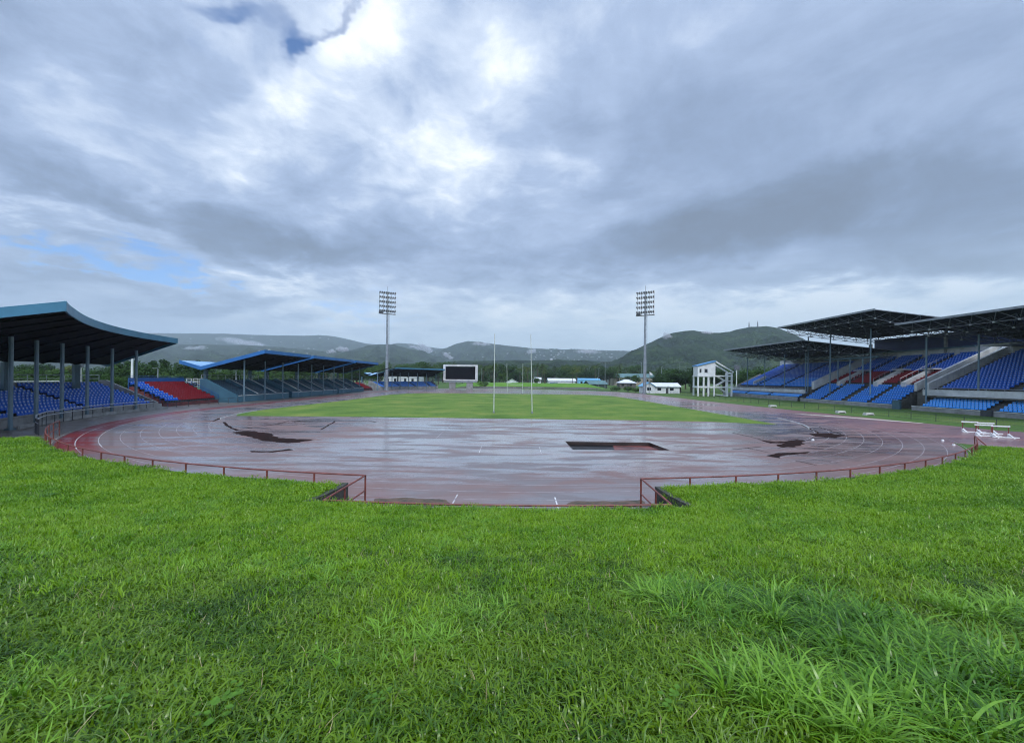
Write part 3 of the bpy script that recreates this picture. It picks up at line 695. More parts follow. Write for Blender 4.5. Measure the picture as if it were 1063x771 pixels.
# ------------------------------------------------------------------ right grandstands: s = y, t = x
def TR(s, t, z): return Vector((t, s, z))
def spaceframe(root, part, s0, s1, t0, t1, zf, zb_, depth, mat_nodes=True, cs=3.0):
    ns, nt_ = max(2, round((s1 - s0) / cs)), max(2, round((t1 - t0) / cs))
    zt = lambda t: zf + (zb_ - zf) * (t - t0) / (t1 - t0)
    top = lambda i, j: TR(s0 + (s1 - s0) * i / ns, t0 + (t1 - t0) * j / nt_, zt(t0 + (t1 - t0) * j / nt_) - .12)
    dpt = lambda t: depth * min(1, .45 + (t - t0) / 5)
    def bot(i, j): s = s0 + (s1 - s0) * (i + .5) / ns; t = t0 + (t1 - t0) * (j + .5) / nt_; return TR(s, t, zt(t) - .12 - dpt(t))
    edge, inner, node = MB(), MB(), MB()
    for i in range(ns):
        for j in range(nt_):
            b = bot(i, j); e = (j == 0 or i in (0, ns - 1)); M = edge if e else inner
            for di, dj in ((0, 0), (1, 0), (0, 1), (1, 1)): M.bar(b, top(i + di, j + dj), .075 if e else .07)
            if j + 1 < nt_: M.bar(b, bot(i, j + 1), .09)
            if i + 1 < ns: M.bar(b, bot(i + 1, j), .09)
            if j < 2 or i in (0, ns - 1): node.tube([b - Vector((0, 0, .13)), b + Vector((0, 0, .10))], .16, 8)
            elif (i + j) % 3 == 0: node.tube([b - Vector((0, 0, .10)), b + Vector((0, 0, .08))], .11, 6)
    edge.build('edge_truss', truss_m, root); inner.build('inner_truss', darksteel, root); node.build('truss_node', trusslight_m, root)
def big_stand(label, s0, s1, roof_s0, roof_s1, zf, zb_, cols, low, up, upmat, lowmat, aisles, sidew, vomit=(), beams=True):
    root = empty('grandstand', (80, (s0 + s1) / 2, 0), label, 'grandstand', 'steel-roofed stands on the right')
    t0, t1 = 68.0, 91.0
    mb = MB(); loft(mb, TR, [roof_s0, roof_s1], [(t0, zf), (t1, zb_), (t1, zb_ - .12), (t0, zf - .12)]); rf = mb.build('roof', pm('grey_roof_sheet', (.30, .33, .36), (.20, .22, .25), .3, .4), root)
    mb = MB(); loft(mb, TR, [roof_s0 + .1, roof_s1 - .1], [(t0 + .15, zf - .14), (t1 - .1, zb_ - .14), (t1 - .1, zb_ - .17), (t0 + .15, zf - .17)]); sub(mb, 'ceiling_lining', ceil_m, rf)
    mb = MB(); mb.box(t0 - .14, t0, roof_s0 - .1, roof_s1 + .1, zf - .22, zf + .12); sub(mb, 'gutter', steel_m, rf)
    fr = empty_part('roof_frame', root); spaceframe(fr, None, roof_s0, roof_s1, t0, t1, zf, zb_, 1.6)
    zr = lambda t: zf + (zb_ - zf) * (t - t0) / (t1 - t0)
    for s in cols:
        cxx = 73.2 if abs(s - 73.2) < .1 else 75
        mb = MB(); mb.tube([(cxx, s, 0), (cxx, s, zr(cxx) - 1.7)], .13, 8)
        mb.build('column', col_m, root)
    for s in cols[::2]:
        mb = MB(); mb.box(90.6, 91.1, s - .3, s + .3, 0, zr(90.8) - 1.7); mb.build('rear_column', concrete, root)
    lst = []
    for (t, z, rows, pitch, rise, mats) in low + up:
        mb = MB(); loft(mb, TR, [s0, s1], terrace_prof(t, z, rows, pitch, rise)); mb.build('terrace', concrete_dark, root)
        row = [s0 + .6 + k * .55 for k in range(int((s1 - s0 - 1) / .55))]
        lst += seat_rows(TR, lambda t_: row, t, z, rows, pitch, rise, mats, lambda s, i: any(abs(s - a) < .7 for a in aisles))
    place_seats(root, lst)
    for t in up[-1:]:
        tb = t[0] + t[2] * t[3]; zt = t[1] + t[2] * t[4]
        mb = MB(); mb.box(tb + .05, tb + .3, s0, s1, 0, zt + 1.6); mb.build('rear_wall', concrete_white, root)
    return root, lst
def empty_part(name, root):
    o = bpy.data.objects.new(name, None); COL.objects.link(o); o.parent = root; o.location = -Vector(root.location); return o
_build = MB.build
def _b2(s, name, mats, parent=None, smooth=False, loc=None):     # children of an empty part share its frame
    if parent is not None and parent.type == 'EMPTY' and parent.parent is not None and loc is None: loc = Vector((0, 0, 0))
    return _build(s, name, mats, parent, smooth, loc)
MB.build = _b2
def parapet(root, s0, s1, t, z, h, mats=None, name='front_wall', th=.22):
    mb = MB(); mb.box(t, t + th, s0, s1, z, z + h); mb.box(t - .05, t + th + .05, s0, s1, z + h + .002, z + h + .1, 1); mb.build(name, mats or [concrete, concrete_white], root)
def deckslab(root, s0, s1, z, t0=73.9, t1=75.4, h=.95):
    mb = MB(); mb.box(t0, t1, s0, s1, z - .25, z); mb.build('concourse_slab', concrete_dark, root)
    parapet(root, s0, s1, t0 - .02, z + .002, h, [concrete_white, concrete_white], 'concourse_parapet')
    mb = MB(); mb.tube([(t0 + .1, s0, z + h + .4), (t0 + .1, s1, z + h + .4)], .04, 6)
    for s in lin(s0, s1, 2.4): mb.tube([(t0 + .1, s, z + h), (t0 + .1, s, z + h + .4)], .03, 5)
    mb.build('guard_rail', silver_m, root)
def raked_wall(root, s, ta, tb, za, zb_, h, th=.35, mat=concrete_white, name='raked_wall', back=True):
    mb = MB(); loft(mb, TR, [s - th / 2, s + th / 2], [(ta, za - .6), (tb, zb_ - .6), (tb, zb_ + h), (ta, za + h)]); mb.build(name, mat, root)
def handrail_line(root, s, ta, za, tb, zb_, n, mat=silver_m):
    mb = MB()
    for k in range(n + 1):
        f = k / n; t, z = ta + (tb - ta) * f, za + (zb_ - za) * f; mb.tube([(t, s, z), (t, s, z + .9)], .035, 5)
    mb.tube([(ta, s, za + .9), (tb, s, zb_ + .9)], .035, 5); mb.build('aisle_rail', mat, root)

blueU = lambda s, i: seat_blue
# nearest wing
rn, _ = big_stand('steel-roofed stand with blue seats above a light blue lower tier, nearest on the right', 40, 74.5, 43, 73.5, 15.3, 12.9, [47.5, 57, 66.6, 73.2], [(72.2, .5, 5, .62, .34, lambda s, i: seat_light)],
               [(75.6, 3.7, 19, .75, .37, blueU)], None, None, [50, 62.5], [])
parapet(rn, 40, 74.5, 71.9, 0, .72)
deckslab(rn, 40, 74.5, 2.75)
for s in (62.5,): 
    mb = MB(); mb.box(71.5, 71.88, s - .7, s + .7, 0, .95); mb.build('stair_gate', darksteel, rn)
mb = MB(); mb.box(75.35, 75.55, 40, 74.5, 0, 3.7); mb.build('undercroft_wall', concrete_dark, rn)
raked_wall(rn, 74.9, 75.2, 91, 4.0, 11.6, .9, .5); raked_wall(rn, 77.2, 75.2, 91, 4.0, 11.6, .9, .5)
mb = MB(); loft(mb, TR, [75.2, 76.9], terrace_prof(75.3, 3.2, 24, .65, .32)); mb.build('stairway', concrete_dark, rn)
mb = MB(); mb.box(84, 91, 70, 74.4, 11.6, 11.9); mb.build('stair_landing', concrete_white, rn)
for k in range(5): handrail_line(rn, 74.2 - .01 * k, 76 + k * 3, 4.3 + k * 1.47, 78 + k * 3, 5.3 + k * 1.47, 2)
# central stand
def cmat(s, i): return seat_red if i < 7 else seat_blue
rc, _ = big_stand('tall central stand with red and blue seats under the highest lattice roof', 78.5, 103.2, 77.8, 106, 18.7, 16.2, [86.7, 97.7, 105], [(72.2, .5, 8, .72, .46, lambda s, i: seat_mid)],
               [(78.4, 4.5, 17, .72, .37, cmat)], None, None, [84.3, 90.5, 97], [])
parapet(rc, 77.6, 103.2, 71.9, 0, .72)
for s in (84.3, 90.5, 97): handrail_line(rc, s, 79, 4.9, 90, 10.6, 9)
for s in (82.2, 88.5, 98.5):
    raked_wall(rc, s, 77.6, 83.2, 4.3, 7.1, .7, 1.0, name='vomitory_wall')
    mb = MB(); mb.box(82.2, 84.2, s - 1.3, s + 1.3, 7.6, 7.85); mb.build('vomitory_slab', concrete_white, rc)
mb = MB(); mb.box(90.9, 91.1, 77, 104, 12.3, 15.5); mb.build('box_front', pm('navy_panel', (.012, .025, .09), (.01, .018, .06), .5, .5), rc)
mb = MB(); mb.box(90.85, 91.3, 66, 77, 12.4, 14.2); mb.build('box_front', MATS['navy_panel'], rc)
for s in (92, 95.5, 99):
    mb = MB(); mb.tube([(77.9, s, 4.2), (77.9, s, 10.4)], .13, 8); mb.build('inner_post', col_m, rc)
mb = MB(); mb.bar((77.9, 88, 10.4), (77.9, 103, 10.4), .25, .35); mb.bar((89.5, 80, 12.2), (89.5, 134, 12.2), .3, .3); mb.build('tie_beam', coldark_m, rc)
mb = MB(); mb.box(71.5, 71.88, 76.4, 77.9, 0, 1.7); mb.build('gate', coldark_m, rc)
# far wing
rfw, _ = big_stand('far steel-roofed wing with blue seats beside the white judging tower', 104.5, 139, 97.5, 133, 14.75, 12.4, [105.8, 114, 123, 132], [(72.2, .7, 4, .62, .28, lambda s, i: seat_light)],
               [(75.8, 3.3, 18, .78, .38, lambda s, i: seat_mid if i < 6 else seat_blue)], None, None, [117, 128.5], [])
parapet(rfw, 104.5, 141, 71.9, 0, .85); deckslab(rfw, 104.5, 139, 2.0, h=.8)
raked_wall(rfw, 103.8, 75.4, 91, 3.6, 11.2, 1.3, .8)
raked_wall(rfw, 139.2, 75.6, 83.5, 3.3, 7.2, .2, .3, mat=concrete); raked_wall(rfw, 131, 76.4, 80.2, 3.9, 5.7, .9, .5)
mb = MB()
for i in range(9):
    s = 106 + i * 1.6; mb.bar((74.4, s, 1.9), (74.4, s, 3), .06)
mb.build('parapet_bracket', silver_m, rfw)

# ------------------------------------------------------------------ track railing and retaining wall
def rpath(r, a0, a1, st=2): return [Vector(p).to_3d() for p in arc(r, a0, a1, st)]
RN = 46.35
a_l = math.degrees(math.acos(5.62 / RN)); a_r = 180 - math.degrees(math.acos(5.0 / RN))
rootr = empty('track_railing', (0, 16, 0), 'rust-red pipe railing following the curve of the track and its entrance recess', 'railing')
left = rpath(RN, 38, a_l); right = rpath(RN, a_r, 180 - 44); back = rpath(49.6, math.degrees(math.acos(5.75 / 49.6)), 180 - math.degrees(math.acos(4.9 / 49.6)))
up = Vector((0, 0, 1))
mb = MB(); mb.tube([p + up * 1.2 for p in left], .032, 6); mb.tube([p + up * 1.2 for p in right], .032, 6)
bl, br = back[0], back[-1]
mb.tube([left[-1] + up * 1.2, bl + up * 1.2], .032, 6); mb.tube([right[0] + up * 1.2, br + up * 1.2], .032, 6); mb.tube([p + up * 1.2 for p in back], .032, 6)
mb.build('top_rail', rust_m, rootr)
mb = MB()
for a, b in ((left[-1], bl), (right[0], br)): mb.tube([a + up * .62, b + up * .62], .028, 6)
mb.tube([p + up * .98 for p in back], .024, 6)
mb.tube([p + up * .62 for p in rpath(RN, 38, 48)], .028, 6); mb.tube([p + up * .62 for p in rpath(RN, 133, 136)], .028, 6)
mb.build('middle_rail', rust_m, rootr)
def posts_on(a0, a1, step):
    n = int(abs(a1 - a0) / step); return [a0 + (a1 - a0) * i / n for i in range(n + 1)]
pm_ = None
for a in posts_on(38, a_l, 2.62) + posts_on(a_r, 136, 2.4):
    p = Vector(((-RN * math.cos(R(a))), YC - RN * math.sin(R(a)), 0)); m = MB(); m.tube([p, p + up * 1.2], .035, 6); m.build('rail_post', rust_m, rootr)
for p in (bl, br, back[len(back) // 2]): m = MB(); m.tube([p + up * .6, p + up * 1.2], .035, 6); m.build('rail_post', rust_m, rootr)
for a, b in ((left[-1], bl), (right[0], br)):
    p = a.lerp(b, .55); m = MB(); m.tube([p + up * .0, p + up * 1.2], .03, 6); m.build('rail_post', rust_m, rootr)
e = Vector((33.3, 28.3, 0)); m = MB(); m.tube([right[-1] + up * 1.2, e + up * .05], .04, 6); m.build('end_brace', rust_m, rootr)
# wall
mb = MB()
def wallseg(path, th, hz):
    for a, b in zip(path, path[1:]):
        d = (b - a).normalized(); n = Vector((-d.y, d.x, 0)) * th
        za, zb_ = hz(a), hz(b)
        mb.hexa([a, b, b + n, a + n, a + up * za, b + up * zb_, b + n + up * zb_, a + n + up * za])
hz = lambda p: max(.05, bank_z(p.x * 1.0, p.y - .6) + .02) if False else max(.05, min(.93, bank_z(*(Vector((p.x, p.y - YC, 0)).normalized() * 46.65 + Vector((0, YC, 0))).xy)) - .03)
wallseg(rpath(46.5, 43, math.degrees(math.acos(-NXL / 46.5)), 1.5), -.22, hz); wallseg(rpath(46.5, 180 - math.degrees(math.acos(NXR / 46.5)), 137, 1.5), -.22, hz)
def notchwall(x, sx):
    ys = lin(YC - math.sqrt(46.5 ** 2 - x * x), YC - math.sqrt(49.75 ** 2 - x * x), .5)
    for ya, yb in zip(ys, ys[1:]):
        za, zb_ = max(.9, bank_z(x + sx * .2, ya)) + .03, max(.9, bank_z(x + sx * .2, yb)) + .03
        mb.hexa([(x, ya, 0), (x + sx * .22, ya, 0), (x + sx * .22, yb, 0), (x, yb, 0), (x, ya, za), (x + sx * .22, ya, za), (x + sx * .22, yb, zb_), (x, yb, zb_)])
notchwall(NXL, -1); notchwall(NXR, 1)
bk = rpath(49.75, math.degrees(math.acos(-NXL / 49.75)), 180 - math.degrees(math.acos(NXR / 49.75)), 1); wallseg(bk, -.2, lambda p: .98)
tag(mb.build('retaining_wall', pm('mossy_block_wall', (.07, .065, .055), (.025, .03, .018), 2.5, .8, bump=.6)), 'dark mossy block wall edging the grass bank and the entrance recess', 'wall')
# ------------------------------------------------------------------ floodlight towers
def floodlight_tower(x, y, H, label, yaw):
    root = empty('floodlight_tower', (x, y, 0), label, 'floodlight tower', 'stadium floodlight towers', yaw)
    P = lambda *a: Vector(a)
    def bl(mb, name, mat, par=None): return mb.build(name, mat, par or root, False, Vector((0, 0, 0)))
    mb = MB(); mb.tube([(0, 0, 0), (0, 0, H * .33)], .62, 12, r2=.52); mb.tube([(0, 0, H * .33), (0, 0, H - 8)], .46, 12, r2=.36); mb.tube([(0, 0, H - 8), (0, 0, H)], .34, 10, r2=.3)
    mb.tube([(0, 0, 0), (0, 0, .5)], .95, 12); bl(mb, 'pole', steel_m)
    mb = MB()
    for k in range(int((H - 4) / .5)): mb.bar((-.15 + .62, -.25, 2 + k * .5), (.15 + .62, -.25, 2 + k * .5), .03)
    mb.bar((.47, -.25, 2), (.47, -.25, H - 3), .05); mb.bar((.77, -.25, 2), (.77, -.25, H - 3), .05); bl(mb, 'ladder', steel_m)
    mb = MB(); zb_ = H - 8.0
    mb.box(-3.1, 3.1, -.6, .6, zb_ - .45, zb_ - .3); 
    for s in (-.6, .6):
        mb.bar((-3.1, s, zb_ + .6), (3.1, s, zb_ + .6), .06)
    mb.box(-3.1, -1.7, -.5, .5, zb_ - .3, zb_ + .35)
    bl(mb, 'platform', darksteel)
    mb = MB()
    for r_ in range(5): mb.bar((-3.0, .15, zb_ + .6 + r_ * 1.72), (3.0, .15, zb_ + .6 + r_ * 1.72), .12)
    for xx in (-2.9, -1.45, 1.45, 2.9): mb.bar((xx, .2, zb_ - .3), (xx, .2, H - .2), .09)
    bl(mb, 'lamp_frame', darksteel)
    for r_ in range(5):
        for c in range(8):
            xx = -2.85 + c * .815; z = zb_ + .9 + r_ * 1.72
            if abs(xx) < .25: continue
            m = MB(); m.tube([(xx, -.10, z + .05), (xx, -.42, z - .08)], .24, 8, r2=.33); m.tube([(xx, .10, z + .12), (xx, -.12, z + .05)], .18, 8); m.box(xx - .12, xx + .12, .05, .3, z - .62, z - .28); m.bar((xx, .15, z - .3), (xx, .0, z), .08)
            f = bl(m, 'floodlight', darksteel); m2 = MB(); m2.tube([(xx, -.42, z - .08), (xx, -.45, z - .09)], .30, 8); m2.build('lens', lens_m, f, False, Vector((0, 0, 0)))
    mb = MB(); mb.tube([(0, 0, H), (0, 0, H + 2.1)], .05, 5); bl(mb, 'lightning_rod', darksteel)
    return root
lens_m = pm('lamp_lens', (.16, .17, .18), (.08, .09, .10), 2, .15)
p = W(401.3, 405, 158); floodlight_tower(p.x, 158, 37.4, 'floodlight tower rising behind the low far stand', R(30))
p = W(669, 407.5, 146); floodlight_tower(p.x, 146, 36.0, 'floodlight tower beside the small white house', R(-32))

# ------------------------------------------------------------------ scoreboard
d = 184; a = W(460.3, 378.3, d); b = W(495.7, 396.6, d); x0, x1, z1, z0 = a.x, b.x, a.z, b.z
root = empty('scoreboard', ((x0 + x1) / 2, d, 0), 'large dark scoreboard screen in a white frame on two legs', 'scoreboard')
mb = MB(); mb.box(x0 + 1, x1 - 1, d, d + 1.4, z0 + 1.1, z1 - .9); mb.build('screen_panel', screen_m, root)
mb = MB(); w = .75
mb.box(x0, x1, d - .25, d + 1.6, z1 - w, z1); mb.box(x0, x1, d - .25, d + 1.6, z0 + .5, z0 + 1.15); mb.box(x0, x0 + 1, d - .25, d + 1.6, z0 + 1.15, z1 - w); mb.box(x1 - 1, x1, d - .25, d + 1.6, z0 + 1.15, z1 - w)
fr = mb.build('frame', concrete_white, root)
mb = MB(); mb.box(x0 + .3, x1 - .3, d - .1, d + 1.5, z0 - .15, z0 + .34); sub(mb, 'bottom_beam', steel_m, fr)
for px in (469.3, 487.4):
    c = W(px, 400, d).x; mb = MB(); mb.box(c - 1.4, c + 1.4, d + .2, d + 1.1, 0, z0 - .15); mb.box(c - 1.1, c + 1.1, d + .1, d + .2, .3, z0 - .5, 0); mb.build('leg', concrete, root)

# ------------------------------------------------------------------ rugby posts
def rugby(pl, pr, y, ht, ptl, ptr, label, bar):
    xl, xr = pl, pr
    root = empty('rugby_posts', ((xl + xr) / 2, y, 0), label, 'goal posts', 'rugby goal posts on the pitch')
    for x, xt in ((xl, ptl), (xr, ptr)):
        mb = MB(); mb.tube([(x, y, 0), (x + (xt - x) * .5, y, ht * .5), (xt, y, ht)], .075, 8, r2=.045); up_ = mb.build('upright', pm('post_paint', (.60, .62, .55), (.42, .45, .40), 2, .4), root)
        mb = MB(); mb.tube([(x, y, 0), (x, y, .25)], .14, 8); sub(mb, 'base_sleeve', steel_m, up_)
    if bar: mb = MB(); mb.tube([(xl, y, 3), (xr, y, 3)], .06, 6); mb.build('crossbar', MATS['post_paint'], root)
    return root
y = G(512.8, 428.6).y; rugby(W(512.6, 428, y).x, W(552.4, 428, y).x, y, W(513, 346.4, y).z, W(513.6, 347, y).x, W(551, 348, y).x, 'nearer pair of tall white goal uprights without a crossbar', False)
y = 131.0; rugby(W(526.6, 406, y).x, W(542.6, 406, y).x, y, W(526, 377, y).z, W(526.2, 377, y).x, W(542.8, 377, y).x, 'far pair of white goal posts with a crossbar at the end of the pitch', True)

# ------------------------------------------------------------------ white judging tower
def rot2(c, a):
    ca, sa = math.cos(a), math.sin(a); return lambda x, y, z: (c[0] + x * ca - y * sa, c[1] + x * sa + y * ca, z)
cT = G(741, 411.3); root = empty('judging_tower', (cT.x, cT.y, 0), 'white three-storey judging tower with open frame, stairs and sloping blue roof', 'tower')
Q = rot2((cT.x, cT.y), R(-6))
k = 430 / cT.y
hgt = lambda y: W(741, y, cT.y).z
zt, zf2, zf1, zeL, zeR = hgt(375.2), hgt(389.4), hgt(401), hgt(380.2), hgt(385.5)
wl, wr, dp = 16.3 / k, 18.7 / k, 4.2
def qbox(mb, x0, x1, y0, y1, z0, z1, mi=0): return mb.hexa([Q(x0, y0, z0), Q(x1, y0, z0), Q(x1, y1, z0), Q(x0, y1, z0), Q(x0, y0, z1), Q(x1, y0, z1), Q(x1, y1, z1), Q(x0, y1, z1)], mi)
for x in (-wl, -wl * .66, -wl * .38, -.1):
    for yy in ((0,) if x not in (-wl, -.1) else (0, dp)):
        mb = MB(); qbox(mb, x - .0, x + .42, yy, yy + .42, 0, zf2); mb.build('column', white_m, root)
for x, yy in ((wr - .5, 0), (wr - .5, dp), (wr * .68, 0)):
    mb = MB(); qbox(mb, x, x + .42, yy, yy + .42, 0, zeR - .3); mb.build('column', white_m, root)
mb = MB()
for z in (zf1, zf2):
    qbox(mb, -wl - .03, .45, -.05, dp + .5, z - .5, z); qbox(mb, .45, wr, -.02, .3, z - .42, z - .02); qbox(mb, .45, wr, dp, dp + .3, z - .27, z - .02)
for z in (zf1 + (zf2 - zf1) * .5, zf2 + (zeR - zf2) * .45): qbox(mb, wr * .68, wr, 0, .25, z - .12, z + .1)
mb.build('floor_slab', white_m, root)
# cabin walls with window openings
mb = MB(); xL, xR = -wl, .4
wins = [(-wl + .55, -wl + 1.15), (-wl + 2.05, -wl + 3.0)]; za, zb_ = zf2 + .75, zf2 + 1.95
slope = lambda x: zeL + (zt - zeL) * (x - xL) / (xR - xL)
def fpoly(x0, x1, lo, top=True):
    mb.hexa([Q(x0, 0, lo), Q(x1, 0, lo), Q(x1, .2, lo), Q(x0, .2, lo), Q(x0, 0, slope(x0)), Q(x1, 0, slope(x1)), Q(x1, .2, slope(x1)), Q(x0, .2, slope(x0))])
xs = [xL, wins[0][0], wins[0][1], wins[1][0], wins[1][1], xR]
for i in range(5):
    if i in (1, 3): qbox(mb, xs[i], xs[i + 1], 0, .2, zf2, za); mb.hexa([Q(xs[i], 0, zb_), Q(xs[i + 1], 0, zb_), Q(xs[i + 1], .2, zb_), Q(xs[i], .2, zb_), Q(xs[i], 0, slope(xs[i])), Q(xs[i + 1], 0, slope(xs[i + 1])), Q(xs[i + 1], .2, slope(xs[i + 1])), Q(xs[i], .2, slope(xs[i]))])
    else: fpoly(xs[i], xs[i + 1], zf2)
qbox(mb, xL, xL + .2, .2, dp, zf2, zeL); mb.hexa([Q(xR - .2, .2, zf2), Q(xR, .2, zf2), Q(xR, dp, zf2), Q(xR - .2, dp, zf2), Q(xR - .2, .2, zt - .1), Q(xR, .2, zt - .1), Q(xR, dp, zt - .1), Q(xR - .2, dp, zt - .1)])
wall_o = mb.build('cabin_wall', white_m, root)
for x0, x1 in wins:
    mb = MB(); qbox(mb, x0, x1, .08, .12, za, zb_); mb.build('window', glass_dark, root)
mb = MB(); mb.hexa([Q(xL - .25, -.35, zeL), Q(xR, -.35, zt), Q(xR, dp + .3, zt), Q(xL - .25, dp + .3, zeL), Q(xL - .25, -.35, zeL + .28), Q(xR, -.35, zt + .28), Q(xR, dp + .3, zt + .28), Q(xL - .25, dp + .3, zeL + .28)])
mb.build('roof', pm('tower_roof_blue', (.08, .28, .55), (.06, .22, .45), 1, .4), root)
mb = MB()
for yy in (-.3, dp): mb.hexa([Q(xR, yy, zt - .25), Q(wr + .1, yy, zeR - .35), Q(wr + .1, yy + .3, zeR - .35), Q(xR, yy + .3, zt - .25), Q(xR, yy, zt + .2), Q(wr + .1, yy, zeR + .05), Q(wr + .1, yy + .3, zeR + .05), Q(xR, yy + .3, zt + .2)])
qbox(mb, wr - .4, wr + .02, 0, dp, zeR - .6, zeR - .2)
mb.build('sloping_beam', white_m, root)
mb = MB()
for (xa, za_, xb, zb2) in ((wr * .68, 0.2, 1.0, zf1 * .18), (1.2, zf1 - .1, wr * .68, zf1 * .45), (1.0, zf1 + .2, wr * .66, zf1 + (zf2 - zf1) * .55), (wr * .66, zf1 + (zf2 - zf1) * .5, 1.4, zf2 - .3)):
    for yy in (.8, 2.0): mb.bar(Q(xa, yy, za_), Q(xb, yy, zb2), .12, .3)
    for q in range(9): f = q / 8; xx, z = xa + (xb - xa) * f, za_ + (zb2 - za_) * f; qbox(mb, xx - .14, xx + .14, .86, 1.94, z - .03, z + .03)
mb.build('staircase', white_m, root)

# ------------------------------------------------------------------ small buildings
def house(name, x, y, w, dpt, h, roofh, wallm, roofm, label, wins=2, base=0, yaw=0, gable='x', group='houses beyond the track', over=.4, cat='house', wm=glass_dark, door=True):
    root = empty(name, (x, y, base), label, cat, group, yaw)
    Z = Vector((0, 0, 0))
    mb = MB(); hw, hd = w / 2, dpt / 2; mb.box(-hw, hw, -hd, hd, -.3, h)
    if gable == 'x': mb.add([(-hw, -hd, h), (-hw, hd, h), (-hw, 0, h + roofh), (hw, -hd, h), (hw, hd, h), (hw, 0, h + roofh)], [(0, 1, 2), (3, 5, 4)])
    elif gable == 'y': mb.add([(-hw, -hd, h), (hw, -hd, h), (0, -hd, h + roofh), (-hw, hd, h), (hw, hd, h), (0, hd, h + roofh)], [(0, 1, 2), (3, 5, 4)])
    mb.build('wall', wallm, root, False, Z)
    mb = MB(); o_ = over; t = .16
    if gable == 'x':
        for s in (-1, 1):
            q = [(-hw - o_, s * (hd + o_), h - roofh * o_ / hd), (hw + o_, s * (hd + o_), h - roofh * o_ / hd), (hw + o_, 0, h + roofh), (-hw - o_, 0, h + roofh)]
            mb.hexa([(a[0], a[1], a[2] + .01) for a in q] + [(a[0], a[1], a[2] + t) for a in q])
    elif gable == 'y':
        for s in (-1, 1):
            q = [(s * (hw + o_), -hd - o_, h - roofh * o_ / hw), (s * (hw + o_), hd + o_, h - roofh * o_ / hw), (0, hd + o_, h + roofh), (0, -hd - o_, h + roofh)]
            mb.hexa([(a[0], a[1], a[2] + .01) for a in q] + [(a[0], a[1], a[2] + t) for a in q])
    else:
        b = [(-hw - o_, -hd - o_, h), (hw + o_, -hd - o_, h), (hw + o_, hd + o_, h), (-hw - o_, hd + o_, h)]; r_ = max(0, hw - hd) if hw > hd else 0
        mb.add(b + [(-r_, 0, h + roofh), (r_, 0, h + roofh)], [(0, 1, 5, 4), (1, 2, 5), (2, 3, 4, 5), (3, 0, 4), (3, 2, 1, 0)])
    mb.build('roof', roofm, root, False, Z)
    for i in range(wins):
        xx = -hw + w * (i + .5 + (.35 if door and i >= wins / 2 else 0)) / (wins + (.7 if door else 0)); ww = min(.7, w / wins * .3)
        mb = MB(); mb.box(xx - ww, xx + ww, -hd - .03, -hd + .05, h * .42, h * .8); mb.build('window', wm, root, False, Z)
    if door: mb = MB(); mb.box(-.45, .45, -hd - .04, -hd + .05, 0, h * .75); mb.build('door', darksteel, root, False, Z)
    return root
roofwhite = pm('white_metal_roof', (.72, .73, .74), (.55, .57, .6), .6, .4); roofblue = pm('light_blue_metal_roof', (.16, .42, .62), (.10, .32, .52), .4, .4); roofgreen = pm('weathered_teal_roof', (.10, .20, .20), (.07, .13, .13), .4, .5)
wallwhite = pm('house_wall_white', (.70, .71, .70), (.50, .52, .52), .8, .6); wallblue = pm('sky_blue_wall', (.22, .52, .75), (.18, .42, .62), .5, .5); walltan = pm('tan_wall', (.35, .30, .22), (.25, .21, .15), .6, .6); roofred = pm('rusty_red_roof', (.22, .07, .04), (.15, .05, .03), .5, .5)
def hp(px, py, d): q = W(px, py, d); return q.x, d
d = 150.5
def at(px, d): return W(px, 400, d).x
# white house by the right floodlight tower
mz = W(690, 405, 158).z
house('white_house', at(689.5, 156), 156, 9.2, 6, 2.6, 1.15, wallwhite, roofwhite, 'small white house with shallow roof right of the floodlight tower foot', 2, gable='x', over=.5)
house('white_house', at(671, 154), 153.5, 4.2, 5, 2.7, 1.3, wallwhite, roofblue, 'narrow white gabled house with pale blue roof just behind the tower foot', 1, gable='y', door=False)
house('white_house', at(531.5, 255), 268, 7.2, 6, 2.6, 1.9, wallwhite, roofwhite, 'white peaked-roof house seen between the far goal posts', 1, gable='y', door=False)
house('white_house', at(557.3, 320), 320, 6, 6, 4.4, 1.4, wallwhite, roofwhite, 'tiny white house behind the right near upright', 1)
house('warehouse', at(582.5, 300), 300, 19, 10, 3.6, 1.6, wallwhite, roofwhite, 'long white warehouse with blue lower wall beyond the field', 0, gable='x', over=.6, cat='warehouse', door=False)
mb = MB(); X = at(574, 294.9); mb.box(X - 2.4, X + 3.4, 294.6, 294.9, 0, 2.2); tag(mb.build('blue_hoarding', blue_wall), 'blue hoarding in front of the long white warehouse', 'hoarding')
mb = MB()
house('blue_building', at(610.5, 285), 285, 14.5, 9, 4.4, 1.0, wallblue, roofblue, 'light blue low building among the trees beyond the field', 3, gable='x', cat='building')
house('green_house', at(621, 232), 240, 11, 8, 2.2, 1.8, darkgreen if False else pm('dark_green_wall', (.03, .05, .04), (.02, .035, .03), 1, .6), roofgreen, 'low dark house with white-edged lean-to roof beside the field', 1, yaw=R(14))
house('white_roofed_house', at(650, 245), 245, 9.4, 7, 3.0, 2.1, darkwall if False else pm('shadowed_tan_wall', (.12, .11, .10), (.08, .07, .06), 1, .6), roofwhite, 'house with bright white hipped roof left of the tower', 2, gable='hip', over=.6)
house('pale_building', at(628, 420), 430, 10, 8, 11, 2, wallwhite, roofwhite, 'pale building standing above the treetops', 2)
house('long_green_roofed_building', at(660, 340), 350, 34, 12, 6.8, 3, walltan, roofgreen, 'long building with weathered green roof behind the tower pole', 4, cat='building')
house('white_hall', at(416, 262), 262, 26, 14, 5.2, 2.0, wallwhite, roofwhite, 'long white hall showing through the low far stand', 5, cat='hall')
